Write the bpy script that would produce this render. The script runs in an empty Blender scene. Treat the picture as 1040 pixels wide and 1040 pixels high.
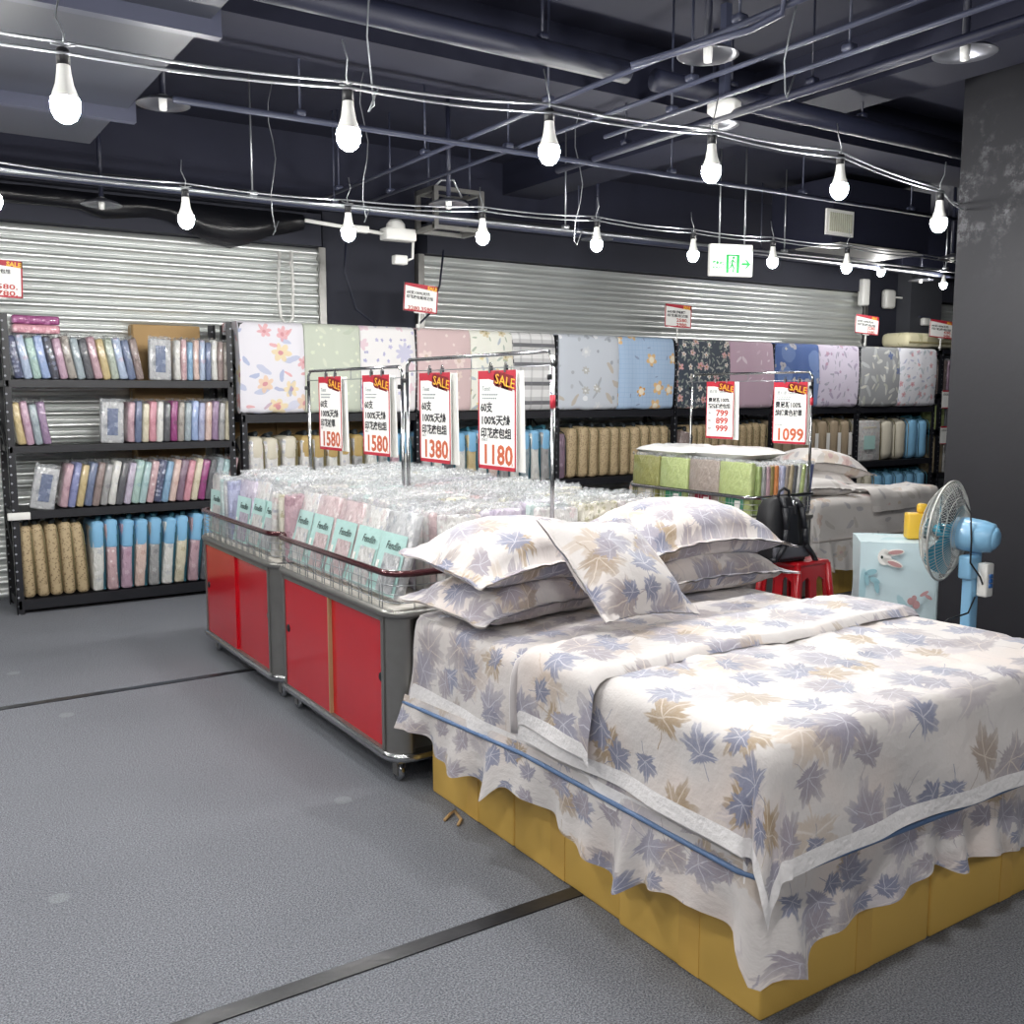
import bpy, bmesh, math, random
from mathutils import Vector, Matrix, noise, Euler
random.seed(7)
PI = math.pi
sc = bpy.context.scene
C = sc.collection

# ------------------------------------------------------------------ camera, world, exposure
cam_d = bpy.data.cameras.new('camera'); cam = bpy.data.objects.new('camera', cam_d); C.objects.link(cam)
cam.location = (0, 0, 1.5)
cam.rotation_euler = (math.radians(90) - math.atan(120 / 998.), 0, math.radians(-33.3))
cam_d.sensor_width = 36; cam_d.lens = 36 * 998 / 1040.; cam_d.clip_start = .05; cam_d.clip_end = 60
sc.camera = cam
W = bpy.data.worlds.new('world'); sc.world = W; W.use_nodes = True
W.node_tree.nodes['Background'].inputs[0].default_value = (.80, .86, 1, 1)
W.node_tree.nodes['Background'].inputs[1].default_value = .0
sc.view_settings.view_transform = 'Standard'; sc.view_settings.look = 'None'
sc.view_settings.exposure = -.55; sc.view_settings.gamma = 1; sc.view_settings.use_curve_mapping = False
BULB = 900.0            # radiance of the lit LED domes, the only lights of the shop

# ------------------------------------------------------------------ shader helpers
class NT:
    def __init__(s, name):
        s.mat = bpy.data.materials.new(name); s.mat.use_nodes = True; s.t = s.mat.node_tree
        s.b = s.t.nodes['Principled BSDF']; s.o = s.t.nodes['Material Output']
    def new(s, typ, **kw):
        n = s.t.nodes.new(typ)
        for k, v in kw.items(): setattr(n, k, v)
        return n
    def put(s, inp, v):
        if v is None: return
        if isinstance(v, bpy.types.NodeSocket): s.t.links.new(v, inp)
        else:
            if inp.type == 'RGBA' and len(v) == 3: v = (*v, 1)
            inp.default_value = v
    def m(s, op, a, b=None, c=None):
        n = s.new('ShaderNodeMath', operation=op)
        for i, v in enumerate((a, b, c)): s.put(n.inputs[i], v)
        return n.outputs[0]
    def vm(s, op, a, b=None, sc_=None):
        n = s.new('ShaderNodeVectorMath', operation=op)
        s.put(n.inputs[0], a); s.put(n.inputs[1], b)
        if sc_ is not None: s.put(n.inputs['Scale'], sc_)
        return n.outputs[0]
    def mix(s, f, a, b):
        n = s.new('ShaderNodeMix', data_type='RGBA')
        s.put(n.inputs[0], f); s.put(n.inputs[6], a); s.put(n.inputs[7], b); return n.outputs[2]
    def ss(s, v, a, b):
        n = s.new('ShaderNodeMapRange', interpolation_type='SMOOTHSTEP')
        s.put(n.inputs[0], v); n.inputs[1].default_value = a; n.inputs[2].default_value = b
        return n.outputs[0]
    def noise(s, vec, scale, detail=2, rough=.5, dim='3D'):
        n = s.new('ShaderNodeTexNoise', noise_dimensions=dim)
        s.put(n.inputs['Vector'], vec); n.inputs['Scale'].default_value = scale
        n.inputs['Detail'].default_value = detail; n.inputs['Roughness'].default_value = rough
        return n.outputs['Fac']
    def coord(s, k): return s.new('ShaderNodeTexCoord').outputs[k]
    def sep(s, v):
        n = s.new('ShaderNodeSeparateXYZ'); s.put(n.inputs[0], v); return n.outputs
    def bump(s, h, strength=.3, dist=.01):
        n = s.new('ShaderNodeBump'); s.put(n.inputs['Height'], h)
        n.inputs['Strength'].default_value = strength; n.inputs['Distance'].default_value = dist
        s.t.links.new(n.outputs[0], s.b.inputs['Normal'])
    def set(s, col=None, rough=.6, metal=0, coat=0, coat_r=.1, spec=None, sheen=0, alpha=None, emit=None, es=0, trans=0):
        b = s.b
        s.put(b.inputs['Base Color'], col); s.put(b.inputs['Roughness'], rough); s.put(b.inputs['Metallic'], metal)
        b.inputs['Coat Weight'].default_value = coat; b.inputs['Coat Roughness'].default_value = coat_r
        if spec is not None: b.inputs['Specular IOR Level'].default_value = spec
        b.inputs['Sheen Weight'].default_value = sheen
        b.inputs['Transmission Weight'].default_value = trans
        s.put(b.inputs['Alpha'], alpha)
        if emit: s.put(b.inputs['Emission Color'], emit); b.inputs['Emission Strength'].default_value = es
        return s.mat

def hx(h):
    h = h.lstrip('#'); v = [int(h[i:i + 2], 16) / 255. for i in (0, 2, 4)]
    return tuple(x / 12.92 if x <= .04045 else ((x + .055) / 1.055) ** 2.4 for x in v)

def plain(name, col, rough=.5, metal=0, coat=0, bscale=0, bstr=.2, var=.0, vscale=8, **kw):
    n = NT(name); c = hx(col) if isinstance(col, str) else col
    co = n.coord('Object')
    if var:
        f = n.noise(co, vscale, 3)
        cc = n.mix(f, tuple(max(0, x * (1 - var)) for x in c), tuple(min(1, x * (1 + var)) for x in c))
    else: cc = c
    if bscale: n.bump(n.noise(co, bscale, 3), bstr)
    return n.set(cc, rough, metal, coat, **kw)

def motif(n, uv, scale, kind='flower', size=.38, petals=5, thr=0.0, seed=0.0, rnd=.75, elong=3.0):
    v = n.vm('ADD', n.vm('SCALE', uv, sc_=scale), (seed * 3.17, seed * 5.31, 0))
    vo = n.new('ShaderNodeTexVoronoi', voronoi_dimensions='2D', feature='F1')
    n.put(vo.inputs['Vector'], v); vo.inputs['Scale'].default_value = 1; vo.inputs['Randomness'].default_value = rnd
    loc = n.vm('SUBTRACT', v, vo.outputs['Position'])
    cs = n.new('ShaderNodeSeparateColor'); n.put(cs.inputs[0], vo.outputs['Color'])
    R, G, B = cs.outputs[0], cs.outputs[1], cs.outputs[2]
    x, y, _ = n.sep(loc)
    a = n.m('ADD', n.m('ARCTAN2', y, x), n.m('MULTIPLY', R, 6.283))
    d = n.m('SQRT', n.m('ADD', n.m('MULTIPLY', x, x), n.m('MULTIPLY', y, y)))
    sz = n.m('MULTIPLY', n.m('MULTIPLY_ADD', B, .45, .62), size)
    vein = None
    if kind == 'maple':
        # five pointed, toothed lobes of unequal length with a stalk, pale veins along each lobe
        x2 = n.m('MULTIPLY', d, n.m('COSINE', a)); y2 = n.m('MULTIPLY', d, n.m('SINE', a))
        ab = n.m('ABSOLUTE', n.m('ARCTAN2', y2, x2))
        r = n.m('MULTIPLY_ADD', n.m('COSINE', ab), .06, .42); vein = None
        for lc, ll, lw in ((0, 1.0, .62), (.92, .95, .60), (1.88, .70, .62)):
            da = n.m('ABSOLUTE', n.m('SUBTRACT', ab, lc))
            q = n.m('MAXIMUM', n.m('SUBTRACT', 1.0, n.m('DIVIDE', da, lw)), 0.0)
            r = n.m('MAXIMUM', r, n.m('MULTIPLY', n.m('MULTIPLY_ADD', n.m('POWER', q, .62), .72, .28), ll))
            v1 = n.ss(n.m('MULTIPLY', da, d), .013, .003)
            vein = v1 if vein is None else n.m('MAXIMUM', vein, v1)
        jag = n.m('PINGPONG', n.m('MULTIPLY', ab, 7.0), 1.0)
        r = n.m('MULTIPLY', n.m('MULTIPLY', r, n.m('MULTIPLY_ADD', jag, .22, .86)), sz)
        mask = n.m('MULTIPLY', n.ss(n.m('SUBTRACT', r, d), 0.0, .05), n.m('SUBTRACT', 1.0, n.m('MULTIPLY', n.ss(d, .12, .5), .55)))
        stalk = n.m('MULTIPLY', n.ss(n.m('ABSOLUTE', n.m('SUBTRACT', y2, n.m('MULTIPLY', x2, .15))), .010, .004), n.m('MULTIPLY', n.m('LESS_THAN', x2, 0.0), n.m('GREATER_THAN', x2, n.m('MULTIPLY', sz, -.8))))
        mask = n.m('MAXIMUM', mask, n.m('MULTIPLY', stalk, .8))
        s2 = n.m('MULTIPLY', n.m('ABSOLUTE', n.m('SINE', n.m('MULTIPLY', a, 9.5))), d)
        vein = n.m('MAXIMUM', vein, n.m('MULTIPLY', n.ss(s2, .022, .0), .35))
    elif kind == 'flower':
        lobe = n.m('ABSOLUTE', n.m('COSINE', n.m('MULTIPLY', a, petals / 2.)))
        r = n.m('MULTIPLY', n.m('MULTIPLY_ADD', lobe, .45, .55), sz)
        mask = n.ss(n.m('SUBTRACT', r, d), 0.0, .03)
        vein = n.ss(n.m('SUBTRACT', n.m('MULTIPLY', sz, .3), d), 0, .03)
    elif kind == 'leaf':
        lx = n.m('MULTIPLY', d, n.m('COSINE', a)); ly = n.m('MULTIPLY', n.m('MULTIPLY', d, n.m('SINE', a)), elong)
        dd = n.m('SQRT', n.m('ADD', n.m('MULTIPLY', lx, lx), n.m('MULTIPLY', ly, ly)))
        mask = n.ss(n.m('SUBTRACT', sz, dd), 0.0, .04)
    else:
        mask = n.ss(n.m('SUBTRACT', sz, d), 0.0, .03)
    if thr > 0: mask = n.m('MULTIPLY', mask, n.m('GREATER_THAN', G, thr))
    return mask, B, vein, d

def printed(name, base, layers, rough=.75, bscale=30, bstr=.12, coat=0, coord='UV', sheen=.2):
    """layers: (scale, kind, size, petals, thr, colA, colB, opacity, centre colour)"""
    n = NT(name); uv = n.coord(coord)
    w = n.new('ShaderNodeTexNoise', noise_dimensions='3D'); n.put(w.inputs['Vector'], uv); w.inputs['Scale'].default_value = 9
    wob = n.vm('SCALE', n.vm('SUBTRACT', w.outputs['Color'], (.5, .5, .5)), sc_=.05)
    uvw = n.vm('ADD', uv, wob)
    col = hx(base)
    for i, L in enumerate(layers):
        scale, kind, size, pet, thr, ca, cb, op = L[:8]
        mk, B, vein, d = motif(n, uvw, scale, kind, size, pet, thr, i + 1.3)
        c = n.mix(n.ss(B, .35, .65), hx(ca), hx(cb))
        if len(L) > 8 and vein is not None: c = n.mix(vein, c, hx(L[8]))
        col = n.mix(n.m('MULTIPLY', mk, op), col, c)
    if bscale: n.bump(n.noise(n.coord('Object'), bscale, 3), bstr)
    return n.set(col, rough, coat=coat, sheen=sheen)

def leafprint(name):
    """off-white sateen printed with water-coloured maple leaves in blue grey, tan and mauve"""
    n = NT(name); uv = n.coord('UV')
    w = n.new('ShaderNodeTexNoise', noise_dimensions='3D'); n.put(w.inputs['Vector'], uv); w.inputs['Scale'].default_value = 14; w.inputs['Detail'].default_value = 3
    uvw = n.vm('ADD', uv, n.vm('SCALE', n.vm('SUBTRACT', w.outputs['Color'], (.5, .5, .5)), sc_=.03))
    cloud = n.noise(uv, 3.0, 2)
    col = n.mix(n.ss(cloud, .45, .75), hx('cbc6c4'), hx('d4c7c0'))
    tint = n.noise(uv, 60, 4, .7)
    for i, (scale, size, ca, cb, op, thr, vc) in enumerate((
            (3.4, .62, 'b5a08a', 'aea6ae', .65, .18, 'd8cec6'),
            (4.3, .60, '9c8669', '968d93', 1.0, .30, 'd3c6b8'),
            (4.9, .62, '7f839a', '928e9c', 1.15, .22, 'c9c8d2'),
            (6.8, .60, '74788f', '948c95', 1.2, .42, 'c1c0cb'))):
        mk, B, vein, d = motif(n, uvw, scale, 'maple', size, 5, thr, i * 2.7 + .9, .62)
        c = n.mix(n.ss(B, .35, .65), hx(ca), hx(cb))
        c = n.mix(n.m('MULTIPLY', vein, .75), c, hx(vc))
        o = n.m('MULTIPLY', n.m('MULTIPLY', mk, op), n.m('MULTIPLY_ADD', n.m('ADD', tint, n.noise(uv, 9, 2)), .95, -.05))
        o = n.m('MINIMUM', o, .95)
        col = n.mix(o, col, c)
    wr = n.noise(uv, 11, 4, .6)
    n.bump(wr, .35, .02)
    return n.set(col, .55, sheen=.3)

# ------------------------------------------------------------------ mesh helpers
class MB:
    def __init__(s): s.v = []; s.f = []; s.uv = []; s.sm = []
    def add(s, verts, faces, uvs=None, smooth=False, M=None):
        o = len(s.v)
        s.v += [tuple(M @ Vector(p)) if M is not None else tuple(p) for p in verts]
        for f in faces:
            s.f.append([i + o for i in f]); s.sm.append(smooth)
            s.uv.append([uvs[i] for i in f] if uvs else None)
        return s
    def box(s, c, d, M=None, rz=0):
        x, y, z = d[0] / 2, d[1] / 2, d[2] / 2
        vs = [(i * x, j * y, k * z) for i in (-1, 1) for j in (-1, 1) for k in (-1, 1)]
        T = Matrix.Translation(c) @ Matrix.Rotation(rz, 4, 'Z')
        if M is not None: T = M @ T
        fs = [(0, 1, 3, 2), (4, 6, 7, 5), (0, 4, 5, 1), (2, 3, 7, 6), (0, 2, 6, 4), (1, 5, 7, 3)]
        return s.add(vs, fs, None, False, T)
    def rbox(s, c, d, bev=.01, seg=2, M=None, cuts=0, jit=0, seed=0):
        k = (tuple(round(x, 4) for x in d), bev, seg, cuts)
        if k not in RB:
            bm = bmesh.new(); bmesh.ops.create_cube(bm, size=1)
            for v in bm.verts: v.co = Vector((v.co.x * d[0], v.co.y * d[1], v.co.z * d[2]))
            if cuts: bmesh.ops.subdivide_edges(bm, edges=bm.edges[:], cuts=cuts, use_grid_fill=True)
            es = [e for e in bm.edges if len(e.link_faces) == 2 and e.calc_face_angle() > .5]
            bmesh.ops.bevel(bm, geom=es, offset=min(bev, min(d) * .49), segments=seg, affect='EDGES', profile=.5)
            bm.verts.index_update()
            RB[k] = ([v.co.copy() for v in bm.verts], [[v.index for v in f.verts] for f in bm.faces]); bm.free()
        vs, fs = RB[k]
        if jit:
            vs = [v + noise.noise_vector(v * 9 + Vector((seed * 3.1, seed, 0))) * jit for v in vs]
        T = Matrix.Translation(c)
        if M is not None: T = M @ T
        return s.add(vs, fs, None, True, T)
    def tube(s, pts, r, n=8, closed=False, cap=True):
        pts = [Vector(p) for p in pts]; vs = []; fs = []; N = len(pts); prev = None
        for i, p in enumerate(pts):
            if closed: t = (pts[(i + 1) % N] - pts[i - 1])
            else: t = pts[min(i + 1, N - 1)] - pts[max(i - 1, 0)]
            t.normalize()
            if prev is None:
                u = t.cross(Vector((0, 0, 1)))
                if u.length < .1: u = t.cross(Vector((1, 0, 0)))
            else: u = prev - t * prev.dot(t)
            u.normalize(); prev = u; w = t.cross(u)
            rr = r[i] if isinstance(r, (list, tuple)) else r
            for k in range(n):
                a = 2 * PI * k / n; vs.append(p + (u * math.cos(a) + w * math.sin(a)) * rr)
        for i in range(N if closed else N - 1):
            j = (i + 1) % N
            for k in range(n): fs.append((i * n + k, i * n + (k + 1) % n, j * n + (k + 1) % n, j * n + k))
        if cap and not closed: fs += [tuple(range(n))[::-1], tuple((N - 1) * n + k for k in range(n))]
        return s.add(vs, fs, None, True)
    def lathe(s, prof, n=24, M=None, cap=False):
        vs = [(r * math.cos(2 * PI * k / n), r * math.sin(2 * PI * k / n), z) for r, z in prof for k in range(n)]
        fs = [(i * n + k, i * n + (k + 1) % n, (i + 1) * n + (k + 1) % n, (i + 1) * n + k) for i in range(len(prof) - 1) for k in range(n)]
        if cap: fs += [tuple(range(n))[::-1], tuple((len(prof) - 1) * n + k for k in range(n))]
        return s.add(vs, fs, None, True, M)
    def poly(s, pts, d, M=None, smooth=False):
        """extrude a polygon in XZ by d along +Y"""
        n = len(pts)
        vs = [(x, 0, z) for x, z in pts] + [(x, d, z) for x, z in pts]
        fs = [tuple(range(n)), tuple(range(2 * n - 1, n - 1, -1))] + [(i, i + n, (i + 1) % n + n, (i + 1) % n) for i in range(n)]
        return s.add(vs, fs, None, smooth, M)
    def grid(s, fn, nu, nv, uvfn=None, smooth=True, keep=None):
        vs = []; uvs = []
        for j in range(nv + 1):
            for i in range(nu + 1):
                vs.append(fn(i, j)); uvs.append(uvfn(i, j) if uvfn else (i / nu, j / nv))
        fs = []
        for j in range(nv):
            for i in range(nu):
                if keep and not keep(i, j): continue
                a = j * (nu + 1) + i; fs.append((a, a + 1, a + nu + 2, a + nu + 1))
        return s.add(vs, fs, uvs, smooth)
    def mesh(s, name, mat=None, clean=False):
        me = bpy.data.meshes.new(name)
        me.from_pydata(s.v, [], s.f)
        if any(u for u in s.uv):
            l = me.uv_layers.new(name='UVMap'); k = 0
            for f, u in zip(s.f, s.uv):
                for i in range(len(f)): l.data[k + i].uv = u[i] if u else (0, 0)
                k += len(f)
        me.polygons.foreach_set('use_smooth', s.sm)
        if mat: me.materials.append(mat)
        if clean:
            bm = bmesh.new(); bm.from_mesh(me); loose = [v for v in bm.verts if not v.link_faces]
            bmesh.ops.delete(bm, geom=loose, context='VERTS'); bm.to_mesh(me); bm.free()
        me.update(); return me
RB = {}

def islands(mb):
    p = list(range(len(mb.v)))
    def f(i):
        while p[i] != i: p[i] = p[p[i]]; i = p[i]
        return i
    for fc in mb.f:
        for k in fc[1:]: p[f(k)] = f(fc[0])
    G = {}
    for q, fc in enumerate(mb.f): G.setdefault(f(fc[0]), []).append(q)
    for ids in G.values():
        n = MB(); mp = {}
        for q in ids:
            for k in mb.f[q]:
                if k not in mp: mp[k] = len(n.v); n.v.append(mb.v[k])
            n.f.append([mp[k] for k in mb.f[q]]); n.uv.append(mb.uv[q]); n.sm.append(mb.sm[q])
        yield n
def part_each(name, mb, mat, parent, label=None):
    for k in islands(mb): part(name, k, mat, parent, None, None, label)
def link(name, me, parent=None, loc=None, rot=None):
    o = bpy.data.objects.new(name, me); C.objects.link(o)
    if parent: o.parent = parent
    if loc is not None: o.location = loc
    if rot is not None: o.rotation_euler = rot
    return o
def part(name, mb, mat, parent, loc=None, rot=None, label=None, clean=False):
    me = mb if isinstance(mb, bpy.types.Mesh) else mb.mesh(name, mat, clean)
    o = link(name, me, parent, loc, rot)
    if label: o['label'] = label
    return o
def tag(o, label, cat, group=None, kind=None):
    o['label'] = label; o['category'] = cat
    if group: o['group'] = group
    if kind: o['kind'] = kind
    return o
def thing(name, label, cat, loc=(0, 0, 0), rot=(0, 0, 0), group=None):
    return tag(link(name, None, None, loc, rot), label, cat, group)
def struct(name, mb, mat, label=None, loc=None):
    o = link(name, mb.mesh(name, mat) if isinstance(mb, MB) else mb, None, loc); o['kind'] = 'structure'
    if label: o['label'] = label
    o['category'] = name.split('_')[0]
    return o
def dup(root, loc, rot=None, label=None, group=None):
    r = root.copy(); C.objects.link(r); r.location = loc
    if rot is not None: r.rotation_euler = rot
    if label: r['label'] = label
    if group: r['group'] = group
    for ch in root.children:
        c = ch.copy(); C.objects.link(c); c.parent = r
        for g in ch.children:
            d = g.copy(); C.objects.link(d); d.parent = c
    return r
ORD = 'zeroth first second third fourth fifth sixth seventh eighth ninth tenth eleventh twelfth thirteenth fourteenth fifteenth sixteenth seventeenth eighteenth nineteenth twentieth'.split()
def nth(i):                                                   # 0-based
    i += 1
    return ORD[i] if i <= 20 else {2: 'twenty-', 3: 'thirty-'}[i // 10] + ORD[i % 10] if i % 10 else {3: 'thirtieth', 4: 'fortieth'}[i // 10]

TXT = {}
def text_mesh(body, size, align='LEFT', shear=0, offset=0, spacing=1):
    k = (body, size, align, shear, offset, spacing)
    if k not in TXT:
        c = bpy.data.curves.new('lettering', 'FONT'); c.body = body; c.size = size; c.align_x = align
        c.shear = shear; c.offset = offset; c.resolution_u = 2; c.space_character = spacing; c.extrude = .0004
        o = bpy.data.objects.new('lettering', c); C.objects.link(o)
        dg = bpy.context.evaluated_depsgraph_get(); dg.update()
        me = bpy.data.meshes.new_from_object(o.evaluated_get(dg))
        TXT[k] = ([v.co.copy() for v in me.vertices], [list(p.vertices) for p in me.polygons])
        bpy.data.objects.remove(o); bpy.data.curves.remove(c); bpy.data.meshes.remove(me)
    return TXT[k]
def put_text(mb, body, size, x, z, y=0, width=None, align='LEFT', rot=0, **kw):
    """lettering in the XZ plane facing -Y; width squeezes it to that length"""
    vs, fs = text_mesh(body, size, align, **kw)
    if not vs: return
    sx = 1
    if width:
        w = max(v.x for v in vs) - min(v.x for v in vs); sx = width / w
    M = Matrix.Translation((x, y, z)) @ Matrix.Rotation(rot, 4, 'Y') @ Matrix.Rotation(PI / 2, 4, 'X') @ Matrix.Diagonal((sx, 1, 1, 1))
    mb.add(vs, fs, None, False, M)

# ------------------------------------------------------------------ materials
M_ceil = plain('ceiling_paint', '12152a', .75, var=.25, vscale=2, bscale=6, bstr=.1)
M_wall = plain('wall_paint', '2a2c38', .75, var=.2, vscale=2)
M_pipe = plain('painted_pipe', '1e2133', .5, var=.15)
M_pipe2 = plain('grey_conduit', '3a3e50', .4, var=.1)
M_black = plain('black_plastic', '15161b', .45)
M_white = plain('white_plastic', 'e6e6e2', .4)
M_steel = plain('chrome_steel', 'b9bbbd', .22, 1)
M_wire = plain('bright_wire', 'a8acb0', .35, .8)
M_alu = plain('brushed_aluminium', '8f8e8b', .33, .75, var=.12, vscale=20)
M_red = plain('red_panel', 'c4071c', .18, coat=.5, var=.06, vscale=3)
M_maroon = plain('maroon_rail', '4a1f24', .2, .4, coat=.6)
M_wood = plain('door_edge', 'b08a66', .6)
M_cardboard = plain('cardboard', 'b9986a', .8, var=.06, vscale=5, bscale=40, bstr=.05)
M_tan = plain('tan_board', 'e9bf62', .62, var=.05, vscale=4, bscale=30, bstr=.05)
M_rack = plain('rack_paint', '191a20', .45, var=.1)
def perforated():
    n = NT('rack_post_paint'); x, y, z = n.sep(n.coord('Object'))
    zz = n.m('SUBTRACT', n.m('PINGPONG', z, .025), .0125)
    sx = n.m('SUBTRACT', n.m('ABSOLUTE', x), .012)
    d = n.m('ADD', n.m('MULTIPLY', n.m('SUBTRACT', n.m('PINGPONG', z, .03), 0), n.m('PINGPONG', z, .03)), n.m('MULTIPLY', sx, sx))
    f = n.m('LESS_THAN', d, .00005)
    return n.set(n.mix(f, hx('191a20'), hx('8d9098')), .45)
M_post = perforated()

def carpet():
    n = NT('carpet'); p = n.coord('Object')
    f = n.noise(p, 190, 3, .7); g = n.noise(p, .9, 3); h = n.noise(p, 45, 3, .6)
    c = n.mix(n.ss(f, .3, .72), hx('50535b'), hx('a3a6ad'))
    c = n.mix(n.m('MULTIPLY', n.ss(h, .45, .8), .35), c, hx('686a70'))
    c = n.mix(n.m('MULTIPLY', n.ss(g, .35, .7), .18), c, hx('5a5d63'))
    vo = n.new('ShaderNodeTexVoronoi'); n.put(vo.inputs['Vector'], p); vo.inputs['Scale'].default_value = 1.9
    sp = n.m('LESS_THAN', n.m('ADD', vo.outputs['Distance'], n.m('MULTIPLY', f, .05)), .09)
    c = n.mix(n.m('MULTIPLY', sp, .22), c, hx('aab4b4'))
    n.bump(f, .5, .01)
    return n.set(c, .95, spec=.15)
M_carpet = carpet()
M_tape = plain('seam_tape', '2c2d31', .28, var=.2, vscale=12, bscale=25, bstr=.15)

# ------------------------------------------------------------------ the room
XA, XB, YA, YB, ZC = -4.0, 15.0, -4.0, 8.35, 3.45
struct('floor', MB().box(((XA + XB) / 2, (YA + YB) / 2, -.05), (XB - XA, YB - YA, .1)), M_carpet, 'speckled charcoal grey carpet covering the whole shop floor')
struct('ceiling', MB().box(((XA + XB) / 2, (YA + YB) / 2, ZC + .05), (XB - XA, YB - YA, .1)), M_ceil, 'dark navy painted concrete ceiling over the shop')
struct('wall_back', MB().box(((XA + XB) / 2, YB + .05, ZC / 2), (XB - XA, .1, ZC)), M_wall, 'dark wall behind the silver roller shutters')
struct('wall_left', MB().box((XA - .05, (YA + YB) / 2, ZC / 2), (.1, YB - YA, ZC)), M_wall, 'dark left side wall of the shop')
struct('wall_right', MB().box((XB + .05, (YA + YB) / 2, ZC / 2), (.1, YB - YA, ZC)), M_wall, 'dark right side wall of the shop')
struct('wall_front', MB().box(((XA + XB) / 2, YA - .05, ZC / 2), (XB - XA, .1, ZC)), M_wall, 'dark wall behind the photographer')
for i, y in enumerate((2.25, 5.16)):
    struct('trim_%d' % (i + 1), MB().box((3.0, y, .002), (14.0, .055 if i == 0 else .045, .004)), M_tape,
           ('black tape strip on the carpet running under the near bed', 'black tape strip on the carpet running under the far red trolley')[i])

def pillar_mat():
    n = NT('pillar_paint'); p = n.coord('Object'); x, y, z = n.sep(p)
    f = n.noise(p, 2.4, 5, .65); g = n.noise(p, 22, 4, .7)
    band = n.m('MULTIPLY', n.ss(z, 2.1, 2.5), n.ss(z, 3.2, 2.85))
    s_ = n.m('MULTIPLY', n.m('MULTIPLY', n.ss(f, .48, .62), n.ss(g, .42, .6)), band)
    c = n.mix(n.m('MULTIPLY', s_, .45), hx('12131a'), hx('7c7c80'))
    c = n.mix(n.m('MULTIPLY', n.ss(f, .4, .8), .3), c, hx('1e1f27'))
    n.bump(g, .1)
    return n.set(c, .6)
M_pillar = pillar_mat()
struct('pillar_right', MB().box((6.0, 2.94, ZC / 2), (1.3, 1.04, ZC)), M_pillar, 'near black square pillar at the right behind the blue fan')
struct('pillar_back', MB().box((3.775, 8.18, ZC / 2), (.87, .36, ZC)), M_wall, 'black pillar standing between the two wide roller shutters')
struct('wall_panel_right', MB().box((11.05, 8.2, ZC / 2), (1.0, .3, ZC)), M_wall, 'black wall panel right of the wide roller shutter')
struct('pillar_far', MB().box((11.55, 8.1, ZC / 2), (.66, .5, ZC)), plain('grey_paint', '44464d', .7), 'dark grey column in the far right corner of the wall')

# roller shutters: ribbed galvanised curtains
def galv():
    n = NT('galvanised_slats'); p = n.coord('Object'); x, y, z = n.sep(p)
    st = n.noise(n.vm('MULTIPLY', p, (.6, 1, 30)), 3, 3)
    c = n.mix(st, hx('cfd4d2'), hx('f6f8f6'))
    return n.set(c, n.m('MULTIPLY_ADD', st, .15, .26), .68)
M_galv = galv()
def shutter(idx, x0, x1, y, z1, pitch, label):
    mb = MB(); prof = []; z = 0
    while z < z1:
        for k in range(7):
            t = k / 7.; prof.append((y - .030 * math.sin(PI * min(1, t / .8)) ** .7 if t < .8 else y + .006, z + t * pitch))
        z += pitch
    prof = [p for p in prof if p[1] <= z1]
    mb.grid(lambda i, j: (x0 + (x1 - x0) * i, prof[j][0], prof[j][1]), 1, len(prof) - 1)
    o = struct('door_%d' % idx, mb, M_galv, label)
    fr = MB()
    for x in (x0 - .03, x1 + .03): fr.box((x, y - .01, z1 / 2), (.06, .09, z1))
    part_each('guide_rail', fr, M_alu, o)
    part('curtain_box', MB().box(((x0 + x1) / 2, y + .06, z1 + .13), (x1 - x0, .36, .26)), M_wall, o)
    return o
shutter(1, -3.0, 3.28, 8.0, 2.72, .088, 'silver ribbed roller shutter behind the left rack')
shutter(2, 4.28, 10.45, 8.0, 2.74, .108, 'wide silver ribbed roller shutter behind the draped quilts')
shutter(3, 11.95, 12.9, 8.0, 2.7, .1, 'narrow strip of silver roller shutter at the far right by the pillar')

# ------------------------------------------------------------------ ceiling: beams, ducts, pipes
struct('ceiling_beam', MB().box(((XA + XB) / 2, 7.55, 3.22), (XB - XA, .5, .46)), M_ceil, 'deep dark beam running along above the roller shutters')
struct('ceiling_beam', MB().box(((XA + XB) / 2, 4.65, 3.3), (XB - XA, .42, .3)), M_ceil, 'dark cross beam over the red trolleys')
struct('ceiling_beam', MB().box((4.9, 2.3, 3.32), (.4, 10, .26)), M_ceil, 'dark beam running from the front to the back of the shop')
M_duct = plain('duct_paint', '31343f', .55, var=.06, vscale=2)
d = thing('air_duct', 'wide grey rectangular air duct under the ceiling at upper left', 'duct', (0, 4.0, 2.9))
part('duct_body', MB().box((.05, -.2, .27), (2.28, 3.0, .54)), M_duct, d)
fl = MB()
for y in (-1.55, -.1, 1.3): fl.box((.05, y, .25), (2.36, .05, .62))
part_each('flange', fl, plain('duct_flange', '3a3d4e', .5), d)
sm = MB()
for x in (-.1, .35): sm.box((x, -.2, -.002), (.012, 2.7, .006))
part_each('seam', sm, M_pipe, d)
t = thing('duct_end', 'lower stepped grey end of the duct with an air grille', 'duct', (.15, 5.75, 2.86))
part('duct_body', MB().box((0, 0, .27), (2.0, .55, .5)), M_duct, t)
g = MB().box((-.35, -.02, .012), (.36, .3, .012))
part('grille', g, M_white, t, label='white ceiling grille')
t = thing('ceiling_cassette', 'corner of a white air conditioner cassette at the top left edge', 'air conditioner', (.03, 3.52, 2.72))
part('cassette_body', MB().rbox((0, 0, .12), (.78, .9, .24), .03), M_white, t)
part('louvre', MB().box((.2, 0, -.004), (.06, .6, .01)), M_pipe2, t)

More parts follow.
